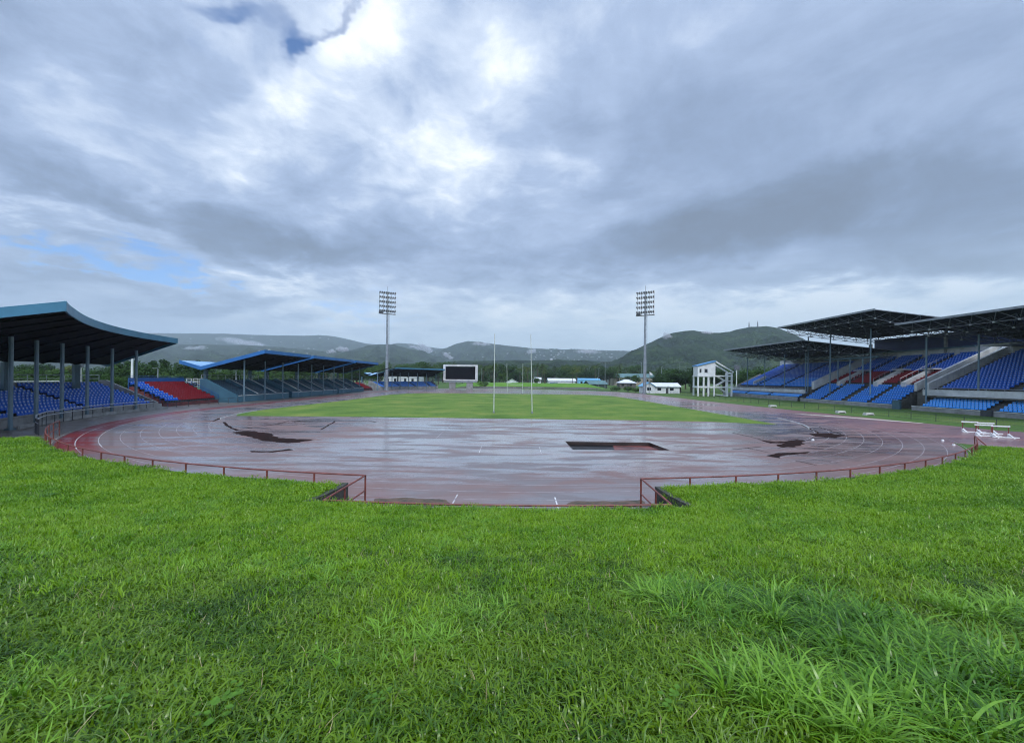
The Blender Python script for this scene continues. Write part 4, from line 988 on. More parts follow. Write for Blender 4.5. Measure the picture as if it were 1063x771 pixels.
house('white_roofed_shed', at(414, 400), 420, 14, 8, 12, 1.2, wallwhite, roofwhite, 'white-roofed sheds peeping over the low far stand', 2, cat='shed')
house('pale_shed', at(515, 600), 640, 8, 7, 21, 2.0, wallwhite, roofwhite, 'pair of pale roofs above the palms left of the goal posts', 2, cat='shed')

# ------------------------------------------------------------------ lamp posts, flag, fences
def lamp_post(px, pyt, d, label, name='lamp_post', r=.09, head='box', base=0.0, mat=steel_m):
    x = W(px, 400, d).x; zt = W(px, pyt, d).z
    root = empty(name, (x, d, base), label, 'lamp post', 'lamp posts round the ground')
    mb = MB(); mb.tube([(0, 0, 0), (0, 0, zt - base)], r, 8, r2=r * .7); mb.build('pole', mat, root, False, Vector((0, 0, 0)))
    H = zt - base; mb = MB()
    if head == 'box': mb.box(-.35, .35, -.3, .3, H - .2, H + .5); mb.bar((-.5, 0, H - .25), (.5, 0, H - .25), .1)
    elif head == 'big': mb.box(-.9, .9, -.3, .3, H - 1.6, H); mb.bar((-1, 0, H - 1.8), (1, 0, H - 1.8), .15)
    elif head == 'cross':
        mb.bar((-2.3, 0, H - .2), (2.3, 0, H - .2), .12)
        for q in (-2.2, -.9, .9, 2.2): mb.tube([(q, .1, H - .1), (q, -.5, H - .35)], .28, 8, r2=.4)
    else: mb.tube([(0, 0, H), (.0, -.4, H + .15), (0, -.9, H + .1)], .06, 6); mb.box(-.15, .15, -1.3, -.8, H + .02, H + .16)
    mb.build('lamp_head', lens_m if head != 'arm' else steel_m, root, False, Vector((0, 0, 0)))
    return root
lamp_post(764.5, 379, 150, 'white lamp post with boxy head between the judging tower and the far wing', 'lamp_post', .2, 'big', mat=white_m)
lamp_post(628, 375.8, 215, 'tall training-ground light mast beside the grass mound', 'light_mast', .14, 'cross')
lamp_post(665.5, 376, 235, 'training-ground light mast close behind the floodlight tower pole', 'light_mast', .14, 'cross')
lamp_post(705.5, 375.7, 260, 'training-ground light mast over the dark trees right of the white house', 'light_mast', .12, 'cross')
lamp_post(686.5, 381, 190, 'thin bare pole behind the small white house', 'bare_pole', .12, 'arm')
lamp_post(621.5, 382, 230, 'thin pole by the low dark house', 'bare_pole', .10, 'arm')
lamp_post(163.8, 382.6, 92, 'small lamp post behind the red bleachers', 'lamp_post', .1, 'arm', mat=silver_m)
lamp_post(137, 371.5, 90, 'thick white post just behind the last column of the curved stand', 'white_post', .27, 'arm', mat=white_m)
lamp_post(79.5, 378, 76, 'white gate post seen under the curved roof, left of another', 'white_post', .16, 'box', mat=white_m)
lamp_post(83.5, 379.5, 78, 'white gate post seen under the curved roof, right-hand one of the close pair', 'white_post', .16, 'box', mat=white_m)
lamp_post(213.5, 389.5, 96, 'short pale post beside the first rear column of the teal stand', 'pale_post', .16, 'box', mat=white_m)
lamp_post(245, 384, 105, 'pale post visible under the first butterfly roof', 'pale_post', .2, 'box', mat=silver_m)
lamp_post(496.5 + 3.5, 383, 232, 'lamp post right of the scoreboard', 'lamp_post', .1, 'arm')
x = W(674.6, 400, 150).x; root = empty('flagpole', (x, 150.5, 0), 'flagpole with small white flag beside the floodlight tower', 'flagpole')
zt = W(674.6, 385.5, 150).z
mb = MB(); mb.tube([(x, 150.5, 0), (x, 150.5, zt)], .08, 6); mb.build('pole', steel_m, root)
mb = MB(); n = 6
for i in range(n + 1): pass
vs = []; 
for i in range(n + 1):
    f = i / n; 
    for zz in (0, 1): 
        for th in (0, .03): vs.append((x + .08 + f * .95, 150.5 + .12 * math.sin(f * 6) + th, zt - .05 - (1.1 - .35 * f) * zz - f * .75))
fs = []
for i in range(n):
    a = i * 4; b = a + 4; fs += [(a, b, b + 2, a + 2), (a + 1, a + 3, b + 3, b + 1)]
mb.add(vs, fs); mb.build('flag', white_m, root)

def post_fence(name, label, pts, h, step, mat, rails, r=.035, cat='fence', wire=.012, mesh=False):
    root = empty(name, (*pts[0][:2], 0), label, cat)
    total = []; 
    for a, b in zip(pts, pts[1:]):
        a, b = Vector((*a, 0)), Vector((*b, 0)); n = max(1, round((b - a).length / step)); total += [a.lerp(b, i / n) for i in range(n)]
    total.append(Vector((*pts[-1], 0)))
    m0 = MB(); m0.tube([(0, 0, 0), (0, 0, h)], r, 6); proto = None
    for p in total[:100]:
        if proto is None: proto = m0.build('fence_post', mat, root, False, Vector((0, 0, 0))); o = proto
        else: o = proto.copy(); COL.objects.link(o); o.parent = root
        o.location = p - Vector(root.location)
    mb = MB()
    for rh in rails: mb.tube([p + up * rh for p in total], wire, 4)
    mb.build('rail', mat, root)
    if mesh:
        mb = MB()
        for a, b in zip(total, total[1:]):
            n = 10
            for k in range(n + 1):
                q = a.lerp(b, k / n); mb.tube([q + up * .05, q + up * (h - .05)], .004, 3, caps=False)
        mb.build('mesh_infill', mat, root)
    return root
post_fence('wire_fence', 'low wire fence with thin dark posts on the grass in front of the right stands', [(54.6, 40), (54.6, 66.6), (53.6, 90), (56, 120), (57.5, 150)], 1.0, 3.4, darksteel, [.95, .5, .1], .035, mesh=True)
post_fence('rail_fence', 'pale rail fence behind the curved stand', [(-66, 36), (-70, 50), (-70, 64)], 3.9, 3, concrete_white, [3.8, 3.2, 2.6], .08, wire=.07)
post_fence('rail_fence', 'white rail fence running behind the three teal-walled stands', [(-66, 79), (-66, 140)], 3.6, 3, silver_m, [3.55, 3.1, 2.6], .06, wire=.06)
post_fence('boundary_fence', 'low dark mesh fence at the far edge of the ground, right of the mound', [(16, 198), (38, 186), (62, 160)], 1.1, 4, darksteel, [1.05, .6], .05, wire=.03)
post_fence('kerbside_rail', 'short dark posts along the near edge of the bleachers on the left', [(-52.5, 62.5), (-51.5, 66), (-51, 72), (-50.6, 76.5)], .95, 2.1, darksteel, [.9, .45], .04, wire=.025)

# ------------------------------------------------------------------ hurdles and other small things on the right
def hurdle(x, y, yaw, label):
    root = empty('hurdle', (x, y, 0), label, 'hurdle', 'hurdles left beside the track', yaw); Z = Vector((0, 0, 0))
    mb = MB(); mb.box(-.66, .66, -.02, .02, .97, 1.09); bd = mb.build('top_board', white_m, root, False, Z)
    for s in (-1, 1):
        mb = MB(); mb.tube([(s * .55, 0, .05), (s * .55, 0, .95)], .035, 6); mb.build('upright', rust_m, root, False, Z)
        mb = MB(); mb.hexa([(s * .55 - .05, .05, 0), (s * .55 + .05, .05, 0), (s * .55 + .05, -.75, 0), (s * .55 - .05, -.75, 0), (s * .55 - .05, .05, .38), (s * .55 + .05, .05, .38), (s * .55 + .05, -.7, .07), (s * .55 - .05, -.7, .07)]); mb.build('foot', white_m, root, False, Z)
    mb = MB(); mb.box(-.9, .9, -.72, -.6, .03, .12); mb.build('brace', white_m, root, False, Z)
for px, py, l in ((1006.5, 448.3, 'white-topped hurdle nearest the middle of the picture, beside the track'), (1023, 449.8, 'white-topped hurdle standing at the back of the group of four'), (1021, 452.3, 'white-topped hurdle in front of the hindmost one'), (1038.5, 453.8, 'white-topped hurdle nearest the right photo edge')):
    g = G(px, py); hurdle(g.x, g.y, R(-20), l)
def takeoff(px, py, label, w=1.5):
    g = G(px, py); root = empty('concrete_block', (g.x, g.y, 0), label, 'concrete block', 'pale blocks lying on the verge', R(10)); Z = Vector((0, 0, 0))
    mb = MB(); mb.hexa([(-w / 2, -.3, 0), (w / 2, -.3, 0), (w / 2, .3, 0), (-w / 2, .3, 0), (-w / 2 + .08, -.22, .42), (w / 2 - .1, -.22, .36), (w / 2 - .1, .22, .36), (-w / 2 + .08, .22, .42)]); mb.build('block_body', pm('pale_rough_concrete', (.55, .54, .50), (.35, .35, .32), 3, .8, bump=.4), root, False, Z)
    mb = MB(); mb.box(-w / 2 + .2, w / 2 - .2, -.33, .33, 0, .1); mb.build('block_base', concrete_dark, root, False, Z)
takeoff(802, 422.3, 'pale block farthest along the verge, nearest the far wing'); takeoff(872.5, 428.6, 'pale block in the middle of the verge'); takeoff(901.5, 430.8, 'pale block on the verge, nearest of three')
for px, py, l in ((978.5, 457.5, 'tiny white marker on the outer lanes, left of two'), (990, 462.3, 'tiny white marker on the outer lanes, right of two'), (843.8, 456.8, 'white marker block beside the torn red patch')):
    g = G(px, py); mb = MB(); qs = .42; mb.hexa([(g.x - .22, g.y - .14, .0), (g.x + .22, g.y - .14, .0), (g.x + .22, g.y + .14, .0), (g.x - .22, g.y + .14, .0), (g.x - .16, g.y - .09, .12), (g.x + .16, g.y - .09, .12), (g.x + .16, g.y + .09, .12), (g.x - .16, g.y + .09, .12)]); mb.v = [(g.x + (v[0] - g.x) * qs, g.y + (v[1] - g.y) * qs, v[2]) for v in mb.v]
    tag(mb.build('lane_marker', white_m), l, 'marker', 'white markers on the track')

# ------------------------------------------------------------------ hills
def hill_mat(name, a, b, c, sc):
    m = bpy.data.materials.new(name); m.use_nodes = True; nt = m.node_tree; N = nt.nodes; L = nt.links; bs = N['Principled BSDF']
    tc = N.new('ShaderNodeTexCoord'); n1 = N.new('ShaderNodeTexNoise'); n1.inputs['Scale'].default_value = sc; n1.inputs['Detail'].default_value = 12; n1.inputs['Roughness'].default_value = .68
    vo = N.new('ShaderNodeTexVoronoi'); vo.inputs['Scale'].default_value = .11
    L.new(tc.outputs['Object'], n1.inputs[0]); L.new(tc.outputs['Object'], vo.inputs[0])
    k = N.new('ShaderNodeMath'); k.operation = 'MULTIPLY_ADD'; k.inputs[1].default_value = -.16; L.new(vo.outputs['Distance'], k.inputs[0]); L.new(n1.outputs[0], k.inputs[2])
    cr = N.new('ShaderNodeValToRGB'); e = cr.color_ramp.elements; e[0].position = .33; e[0].color = (*a, 1); e[1].position = .66; e[1].color = (*c, 1); q = e.new(.48); q.color = (*b, 1)
    L.new(k.outputs[0], cr.inputs[0]); L.new(cr.outputs[0], bs.inputs['Base Color']); bs.inputs['Roughness'].default_value = .95; bs.inputs['Specular IOR Level'].default_value = .1
    bp = N.new('ShaderNodeBump'); bp.inputs['Strength'].default_value = 1; bp.inputs['Distance'].default_value = 6; L.new(vo.outputs['Distance'], bp.inputs['Height']); bp.invert = True; L.new(bp.outputs[0], bs.inputs['Normal'])
    return m
hm = hill_mat('forested_slope', (.006, .016, .006), (.018, .038, .011), (.055, .08, .025), .02)
HILLS = []
def hills(name, prof, D, front, back, amp, nu=170, ns=40, mat=hm, gul=.012, pw=1.15):
    prof = sorted(prof); xs = [p[0] for p in prof]
    def crest(px):
        y = np.interp(px, xs, [p[1] for p in prof]); return y
    vs = []
    x0, x1 = xs[0], xs[-1]
    for i in range(nu + 1):
        px = x0 + (x1 - x0) * i / nu; u = (px - CX) / F
        zc = W(px, crest(px), D).z
        for j in range(ns + 1):
            f = j / ns
            if f < .72: s = f / .72; y = D - front * (1 - s); h = s ** pw
            else: s = (f - .72) / .28; y = D + back * s; h = 1 - s ** 1.5
            x = u * y if True else 0
            n = mnoise.fractal(Vector((x * gul, y * gul * .5, 7.7)), 1.0, 2.0, 6) * amp
            n2 = mnoise.noise(Vector((x * .05, y * .05, 2))) * 2.2 + mnoise.noise(Vector((x * .14, y * .14, 2))) * 1.5
            env = math.sin(math.pi * min(1, h)) ** .7 if h < 1 else 0
            z = zc * h + n * (env * .9 + .015) * min(1, zc / 60) + n2 * min(1, h * 3) - (1.5 if h <= 0 else 0)
            vs.append((x, y, z if h > 0 else -1.5))
    k = ns + 1
    fs = [(i * k + j, (i + 1) * k + j, (i + 1) * k + j + 1, i * k + j + 1) for i in range(nu) for j in range(ns)]
    mb = MB(); mb.add(vs, fs); o = struct(mb.build(name, mat, smooth=True)); o.data.update()
    bvh = BVHTree.FromPolygons(vs, fs); HILLS.append(bvh); return o
hills('right_hill', [(585, 397), (605, 391), (625, 382), (645, 372), (668, 358), (690, 347.5), (703, 344), (717, 342.2), (730, 344), (745, 345), (757, 343.3), (770, 340), (780, 338.2), (798, 337.6), (810, 341), (822, 347), (835, 353), (860, 360), (900, 364), (950, 364), (1000, 362), (1100, 360), (1250, 356), (1600, 362), (2200, 380)], 1350, 700, 500, 42, 300)
hills('middle_hill', [(395, 397), (415, 388), (436, 372), (450, 364), (463, 361), (474, 356), (485, 353.6), (500, 354.6), (512, 356.6), (530, 358.8), (548, 361), (575, 362.2), (610, 362.8), (650, 364), (720, 366), (820, 372)], 3600, 1700, 800, 60, 260)
hills('near_left_hill', [(-900, 372), (-400, 362), (-100, 360), (60, 358), (180, 357), (260, 358), (300, 361), (340, 364.5), (365, 363), (380, 359.2), (395, 356.8), (408, 357.5), (422, 361), (444, 366.5), (462, 374), (480, 384), (500, 397)], 2700, 1500, 700, 50, 260)
hills('far_left_hill', [(-1200, 372), (-700, 352), (-200, 350), (60, 347), (160, 345.5), (230, 346), (290, 348), (320, 348), (334, 347.3), (346, 348.8), (360, 351.6), (382, 357), (400, 358), (414, 355.4), (430, 357), (450, 361), (520, 366), (600, 380)], 4600, 1800, 900, 60, 220)
# low wooded plain between the ground and the hills
hills('wooded_rise', [(-1500, 388), (-500, 385), (0, 383), (150, 384), (250, 382), (330, 381), (400, 378), (470, 375), (540, 373.5), (600, 374), (680, 377), (760, 382), (900, 386), (1300, 388), (2200, 391)], 1150, 620, 500, 14, 260, gul=.02, pw=.9)
def on_hill(px, py):
    o = Vector((0, 0, CAMZ)); dr = (W(px, py, 100) - o).normalized(); best = None
    for b in HILLS:
        h = b.ray_cast(o, dr)
        if h[0] is not None and (best is None or h[3] < best[1]): best = (h[0], h[3])
    return best[0] if best else None
# pale specks of houses on the slopes
hproto = None; r_ = random.Random(5)
spots = []
for k in range(90):
    px = r_.choice([r_.uniform(545, 640), r_.uniform(545, 640), r_.uniform(150, 350), r_.uniform(440, 640), r_.uniform(560, 620)]); py = r_.uniform(364.5, 374) if px > 430 else r_.uniform(350, 368)
    spots.append((px, py))
for px, py in spots:
    p = on_hill(px, py)
    if p is None: continue
    sc = max(.7, p.y / 2600) * r_.uniform(.35, .85)
    if hproto is None:
        hproto = house('hillside_house', 0, 0, 15, 11, 5, 2.6, pm('weathered_wall', (.42, .42, .40), (.28, .28, .27), 1, .7), pm('weathered_grey_roof', (.45, .46, .47), (.30, .30, .31), 1, .7), 'pale speck of a house on the hazy hillside', 0, door=False, group='pale houses scattered over the hillsides', gable='hip'); o = hproto
    else: o = copy_tree(hproto)
    o.location = (p.x, p.y, p.z - .5); o.scale = (sc, sc, sc); o.rotation_euler.z = r_.uniform(-.6, .6)
def mast(px, pyt, pyb, label):
    p = on_hill(px, pyb + 1.5)
    if p is None: return
    H = W(px, pyt, p.y).z - p.z
    root = empty('hilltop_mast', p, label, 'mast', 'masts on the hilltop'); Z = Vector((0, 0, 0)); mb = MB()
    for sx, sy in ((-1, -1), (1, -1), (1, 1), (-1, 1)): mb.bar((sx * 1.6, sy * 1.6, -3), (sx * .3, sy * .3, H), .5)
    for q in range(8):
        z = H * q / 8; w = 1.6 - 1.3 * q / 8; mb.bar((-w, -w, z), (w, -w, z + H / 8), .3); mb.bar((-w, w, z), (w, w, z), .3)
    mb.build('lattice', darksteel, root, False, Z); mb = MB(); mb.tube([(0, 0, H), (0, 0, H + 3)], .3, 5); mb.build('antenna', darksteel, root, False, Z)
mast(777.5, 334.5, 338.8, 'thicker dark mast on the hilltop, left of two'); mast(786.5, 333.8, 338.6, 'thin mast on the hilltop, right of two')

# wisps of low cloud lying on the slopes
def mist(px, py, rx, ry, tilt, dens):
    p = on_hill(px, py)
    if p is None: return
    d = p.y; k = d / F; bm = bmesh.new(); bmesh.ops.create_icosphere(bm, subdivisions=3, radius=1)
    for v in bm.verts: v.co = Vector((v.co.x * rx * k, v.co.y * rx * k * .6, v.co.z * ry * k * (1 + .4 * mnoise.noise(v.co * 2.1 + Vector((px, 0, 0))))))
    me = bpy.data.meshes.new('mist'); bm.to_mesh(me); bm.free(); o = bpy.data.objects.new('mist', me); COL.objects.link(o); o.location = (p.x, p.y - rx * k * .25, p.z + ry * k * .3); o.rotation_euler = (0, -R(tilt), 0); o['kind'] = 'stuff'
    m = bpy.data.materials.new('mist'); m.use_nodes = True; nt = m.node_tree; nt.nodes.clear(); N, L = nt.nodes, nt.links; out = N.new('ShaderNodeOutputMaterial'); pv = N.new('ShaderNodeVolumePrincipled'); pv.inputs['Color'].default_value = (.97, .98, 1, 1)
    tc = N.new('ShaderNodeTexCoord'); mp = N.new('ShaderNodeMapping'); mp.inputs['Location'].default_value = (px, 0, 0); L.new(tc.outputs['Object'], mp.inputs[0])
    nz = N.new('ShaderNodeTexNoise'); nz.inputs['Scale'].default_value = 2.6 / (rx * k); nz.inputs['Detail'].default_value = 5; L.new(mp.outputs[0], nz.inputs[0])
    gr = N.new('ShaderNodeMapping'); gr.inputs['Scale'].default_value = (1 / (rx * k), 1.66 / (rx * k), 1 / (ry * k)); L.new(tc.outputs['Object'], gr.inputs[0]); ln = N.new('ShaderNodeVectorMath'); ln.operation = 'LENGTH'; L.new(gr.outputs[0], ln.inputs[0])
    a = N.new('ShaderNodeMath'); a.operation = 'MULTIPLY_ADD'; a.inputs[1].default_value = -.36; L.new(ln.outputs['Value'], a.inputs[0]); L.new(nz.outputs[0], a.inputs[2])
    mr = N.new('ShaderNodeMapRange'); mr.interpolation_type = 'SMOOTHSTEP'; mr.inputs[1].default_value = .17; mr.inputs[2].default_value = .45; mr.inputs[4].default_value = dens / (rx * k); L.new(a.outputs[0], mr.inputs[0]); L.new(mr.outputs[0], pv.inputs['Density']); L.new(pv.outputs[0], out.inputs['Volume'])
    me.materials.append(m)
for a in ((447, 366, 17, 4.5, -38, 6), (432, 362, 10, 3, -20, 4), (357, 364, 9, 3.5, -12, 4), (345, 366, 6, 3, 0, 3), (552, 366, 7, 3.5, 20, 3), (692, 351, 8, 4.5, -35, 3), (733, 346, 7, 2, 0, 3), (466, 371, 9, 3, -30, 4), (205, 362, 14, 2.5, 5, 2), (260, 358, 30, 4, -8, 3), (500, 358, 12, 2.5, 0, 3), (610, 366, 16, 3, 0, 2.5)): mist(*a)
# ------------------------------------------------------------------ trees
def leaf_mat(name, a, b):
    m = bpy.data.materials.new(name); m.use_nodes = True; nt = m.node_tree; N = nt.nodes; L = nt.links; bs = N['Principled BSDF']; out = N['Material Output']
    oi = N.new('ShaderNodeObjectInfo'); geo = N.new('ShaderNodeNewGeometry'); nz = N.new('ShaderNodeTexNoise'); nz.inputs['Scale'].default_value = .5; nz.inputs['Detail'].default_value = 4; L.new(geo.outputs['Position'], nz.inputs[0])
    ad = N.new('ShaderNodeMath'); ad.operation = 'MULTIPLY_ADD'; ad.inputs[1].default_value = .5; L.new(oi.outputs['Random'], ad.inputs[0]); L.new(nz.outputs[0], ad.inputs[2])
    mr = N.new('ShaderNodeMapRange'); mr.inputs[1].default_value = .4; mr.inputs[2].default_value = 1.1; L.new(ad.outputs[0], mr.inputs[0])
    mx = N.new('ShaderNodeMix'); mx.data_type = 'RGBA'; mx.inputs[6].default_value = (*a, 1); mx.inputs[7].default_value = (*b, 1); L.new(mr.outputs[0], mx.inputs[0])
    L.new(mx.outputs[2], bs.inputs['Base Color']); bs.inputs['Roughness'].default_value = .7; bs.inputs['Specular IOR Level'].default_value = .12
    tr = N.new('ShaderNodeBsdfTranslucent'); L.new(mx.outputs[2], tr.inputs[0]); ms = N.new('ShaderNodeMixShader'); ms.inputs[0].default_value = .25
    L.new(bs.outputs[0], ms.inputs[1]); L.new(tr.outputs[0], ms.inputs[2]); L.new(ms.outputs[0], out.inputs[0]); return m
lm_dark = leaf_mat('dark_foliage', (.018, .045, .012), (.04, .085, .02)); lm_mid = leaf_mat('mid_foliage', (.035, .085, .018), (.075, .13, .03)); lm_olive = leaf_mat('olive_foliage', (.06, .085, .02), (.11, .13, .035)); lm_palm = leaf_mat('palm_frond', (.03, .07, .018), (.08, .11, .03))
def leaves(mb, c, rad, n, size, r_, squash=.75):
    for _ in range(n):
        while True:
            d = Vector((r_.uniform(-1, 1), r_.uniform(-1, 1), r_.uniform(-1, 1)))
            if .2 < d.length < 1: break
        d = d.normalized() * (d.length ** .45); p = c + Vector((d.x * rad, d.y * rad, d.z * rad * squash))
        nrm = (d + Vector((r_.uniform(-.8, .8), r_.uniform(-.8, .8), r_.uniform(-.2, 1.1)))).normalized(); s = size * r_.uniform(.6, 1.4)
        a = nrm.orthogonal().normalized(); a.rotate(Matrix.Rotation(r_.uniform(0, 6.28), 3, nrm)); b = nrm.cross(a)
        mb.add([p - a * s, p - b * s * .55, p + a * s, p + b * s * .55], [(0, 1, 2, 3)])
def tree_proto(name, kind, seed, H=10, lm=None):
    r_ = random.Random(seed); Z = Vector((0, 0, 0)); root = bpy.data.objects.new(name, None); COL.objects.link(root)
    tr, cr = MB(), MB()
    if kind == 'broad':
        th = H * .35; tr.tube([(0, 0, -.3), (.1, 0, th * .5), (r_.uniform(-.3, .3), r_.uniform(-.3, .3), th)], .32, 8, r2=.2)
        nl = r_.randint(9, 13)
        for i in range(nl):
            a = i * 2.4 + r_.uniform(-.3, .3); q = H * r_.uniform(.10, .33); z = H * r_.uniform(.42, .86); q *= 1 - .45 * max(0, (z / H - .6))
            c = Vector((q * math.cos(a), q * math.sin(a), z)); tr.tube([(0, 0, th * r_.uniform(.7, 1)), c * .55 + Vector((0, 0, th * .35)), c], .12, 5, r2=.03)
            leaves(cr, c, H * r_.uniform(.13, .21), 150, H * .030, r_)
        leaves(cr, Vector((0, 0, H * .62)), H * .27, 260, H * .032, r_, .9)
    elif kind == 'tall':
        tr.tube([(0, 0, -.3), (.15, 0, H * .5), (0, 0, H * .92)], .22, 7, r2=.05)
        for i in range(13):
            z = H * (.28 + .7 * i / 13); a = i * 2.39; q = H * .13 * (1.15 - .8 * i / 13) * r_.uniform(.6, 1.2); c = Vector((q * math.cos(a), q * math.sin(a), z)); tr.tube([(0, 0, z - .4), c], .06, 4)
            leaves(cr, c, H * .11 * (1.25 - .6 * i / 13), 90, H * .028, r_, .9)
    elif kind == 'palm':
        lx, ly = r_.uniform(-1.2, 1.2), r_.uniform(-1, 1); top = Vector((lx, ly, H * .86))
        tr.tube([(0, 0, -.3), (lx * .25, ly * .25, H * .3), (lx * .6, ly * .6, H * .6), top], .22, 7, r2=.12)
        for i in range(17):
            a = i * 2.4; el = r_.uniform(-.25, 1.15); L_ = H * r_.uniform(.26, .34); p = top.copy(); prev = p.copy(); d = Vector((math.cos(a) * math.cos(el), math.sin(a) * math.cos(el), math.sin(el)))
            side = Vector((-math.sin(a), math.cos(a), 0))
            for k in range(7):
                q = p + d * L_ / 7; w = L_ * .17 * math.sin(math.pi * (k + .9) / 8.2)
                for sg in (-1, 1):
                    for h_ in (0, .5):
                        o = p.lerp(q, h_); e = p.lerp(q, h_ + .32); tip = o + side * sg * w * 1.1 + d * w * .5 - Vector((0, 0, w * .55)); cr.add([o, e, tip], [(0, 1, 2)])
                cr.add([p + Vector((0, 0, .05)), q + Vector((0, 0, .05)), q - Vector((0, 0, .05)), p - Vector((0, 0, .05))], [(0, 1, 2, 3)])
                p = q; d = (d + Vector((0, 0, -.26))).normalized()
        leaves(cr, top - Vector((0, 0, .3)), H * .035, 24, H * .02, r_)
    elif kind == 'bush':
        for i in range(7):
            a = i * 2.4; q = H * .45 * r_.random(); c = Vector((q * math.cos(a), q * math.sin(a), H * r_.uniform(.35, .65))); tr.tube([(0, 0, -.1), c], .06, 4); leaves(cr, c, H * .36, 90, H * .07, r_)
    tr.build('trunk', bark_m, root, False, Z); cr.build('crown', lm, root, False, Z)
    root['_h'] = H; return root
PROT = {}
def plant(kind, lmname, x, y, H, label, group, cat='tree', base=0, name=None, wide=1.0):
    r_ = random.Random(int(x * 13 + y * 7)); key = (kind, lmname, r_.randint(0, 3 if kind != 'bush' else 1))
    nm = name or {'broad': 'broadleaf_tree', 'tall': 'slender_tree', 'palm': 'palm_tree', 'bush': 'bush'}[kind]
    if key not in PROT:
        o = tree_proto(nm, kind, hash(key[2]) + len(PROT) * 7 + 3, 10, {'dark': lm_dark, 'mid': lm_mid, 'olive': lm_olive, 'palm': lm_palm}[lmname]); PROT[key] = o
    else: o = copy_tree(PROT[key])
    if '_h' in o: del o['_h']
    s = H / 10; o.location = (x, y, base); o.scale = (s * wide, s * wide, s); o.rotation_euler.z = r_.uniform(0, 6.28)
    return tag(o, label if not (kind == 'palm' and group and 'palm' not in label) else 'coconut palm among the ' + group, cat, group)
rt_ = random.Random(21)
def belt(px0, px1, n, d0, d1, top0, top1, kinds, label, group, avoid=None):
    for k in range(n):
        px = px0 + (px1 - px0) * (k + rt_.uniform(.1, .9)) / n; d = rt_.uniform(d0, d1); kd, lmn, lb = rt_.choice(kinds)
        H = max(3.5, W(px, rt_.uniform(top0, top1), d).z); x = W(px, 400, d).x
        if avoid and avoid(x, d): continue
        plant(kd, lmn, x, d, H, lb or label, group, wide=rt_.uniform(.9, 1.35) if kd == 'broad' else 1)
BR, DK = ('broad', 'mid', None), ('broad', 'dark', None)
inL = lambda x, y: (-69 < x and 30 < y < 160)
# behind the curved stand and red bleachers
belt(-90, 130, 16, 100, 125, 376, 383, [DK, DK, BR, ('broad', 'olive', 'brownish-green tree in the dense row behind the curved stand')], 'dark green tree in the dense row behind the curved stand', 'trees behind the curved stand', inL)
belt(-90, 130, 14, 82, 98, 381, 389, [DK, BR], 'lower dark tree close behind the curved stand', 'lower trees behind the curved stand', inL)
belt(120, 215, 11, 100, 128, 372, 379, [DK, DK, ('tall', 'dark', 'slender dark tree above the red bleachers')], 'dark tree above the red bleachers', 'trees above the red bleachers', inL)
belt(130, 260, 10, 96, 112, 381, 388, [DK, BR], 'lower green tree above the red bleachers', 'lower trees above the red bleachers', inL)
belt(235, 400, 26, 165, 240, 375, 384, [DK, BR, ('palm', 'palm', None)], 'tree showing between and below the butterfly roofs', 'trees behind the teal-walled stands', inL)
belt(240, 380, 16, 118, 160, 384, 391, [DK, BR], 'low tree in the gap under the butterfly roofs', 'low trees behind the teal-walled stands', inL)
# beyond the far end
P1 = ('palm', 'palm', None); 
belt(378, 470, 20, 290, 420, 374, 382, [P1, DK, BR], 'tree in the belt behind the low far stand', 'trees behind the low far stand')
belt(380, 505, 16, 235, 285, 386, 392, [DK, BR], 'low tree around the scoreboard', 'low trees round the scoreboard', lambda x, y: abs(x + 66) < 24 and abs(y - 262) < 14)
belt(492, 600, 44, 300, 400, 375.5, 384, [P1, P1, P1, DK], 'dark tree in the plantation beyond the pitch', 'plantation beyond the pitch', lambda x, y: abs(x - at(582.5, 300)) < 12 and y < 312)
belt(500, 560, 10, 275, 300, 384, 392, [DK, BR], 'low dark tree at the edge of the bright field', 'low trees at the field edge', lambda x, y: y < 280)
belt(585, 700, 40, 310, 430, 377, 385, [DK, BR, DK, P1], 'tree in the wood behind the blue building', 'wood behind the blue building', lambda x, y: abs(x - at(660, 340)) < 20 and y < 362)
belt(596, 662, 10, 252, 285, 386, 392, [DK, BR], 'low tree among the houses left of the tower', 'low trees among the houses', lambda x, y: abs(x - at(610, 285)) < 9 or abs(x - at(650, 245)) < 7)
for px, t, d, lb in ((512, 377, 240, 'palm just left of the far goal posts'), (548, 379.5, 262, 'golden-brown palm left of the near right upright'), (565.5, 382.5, 270, 'short brownish palm right of the near right upright'), (598.5, 380.5, 255, 'tall palm between the warehouse and the blue building'), (594, 384, 262, 'smaller palm leaning beside the tall one'), (501, 379, 250, 'palm left of the near goal upright'), (540, 381, 270, 'palm between the two goal post pairs'), (641, 383, 255, 'rounded palm behind the white hipped roof')):
    plant('palm', 'olive' if 'brown' in lb or 'tall' in lb else 'palm', at(px, d), d, W(px, t, d).z, lb, None)
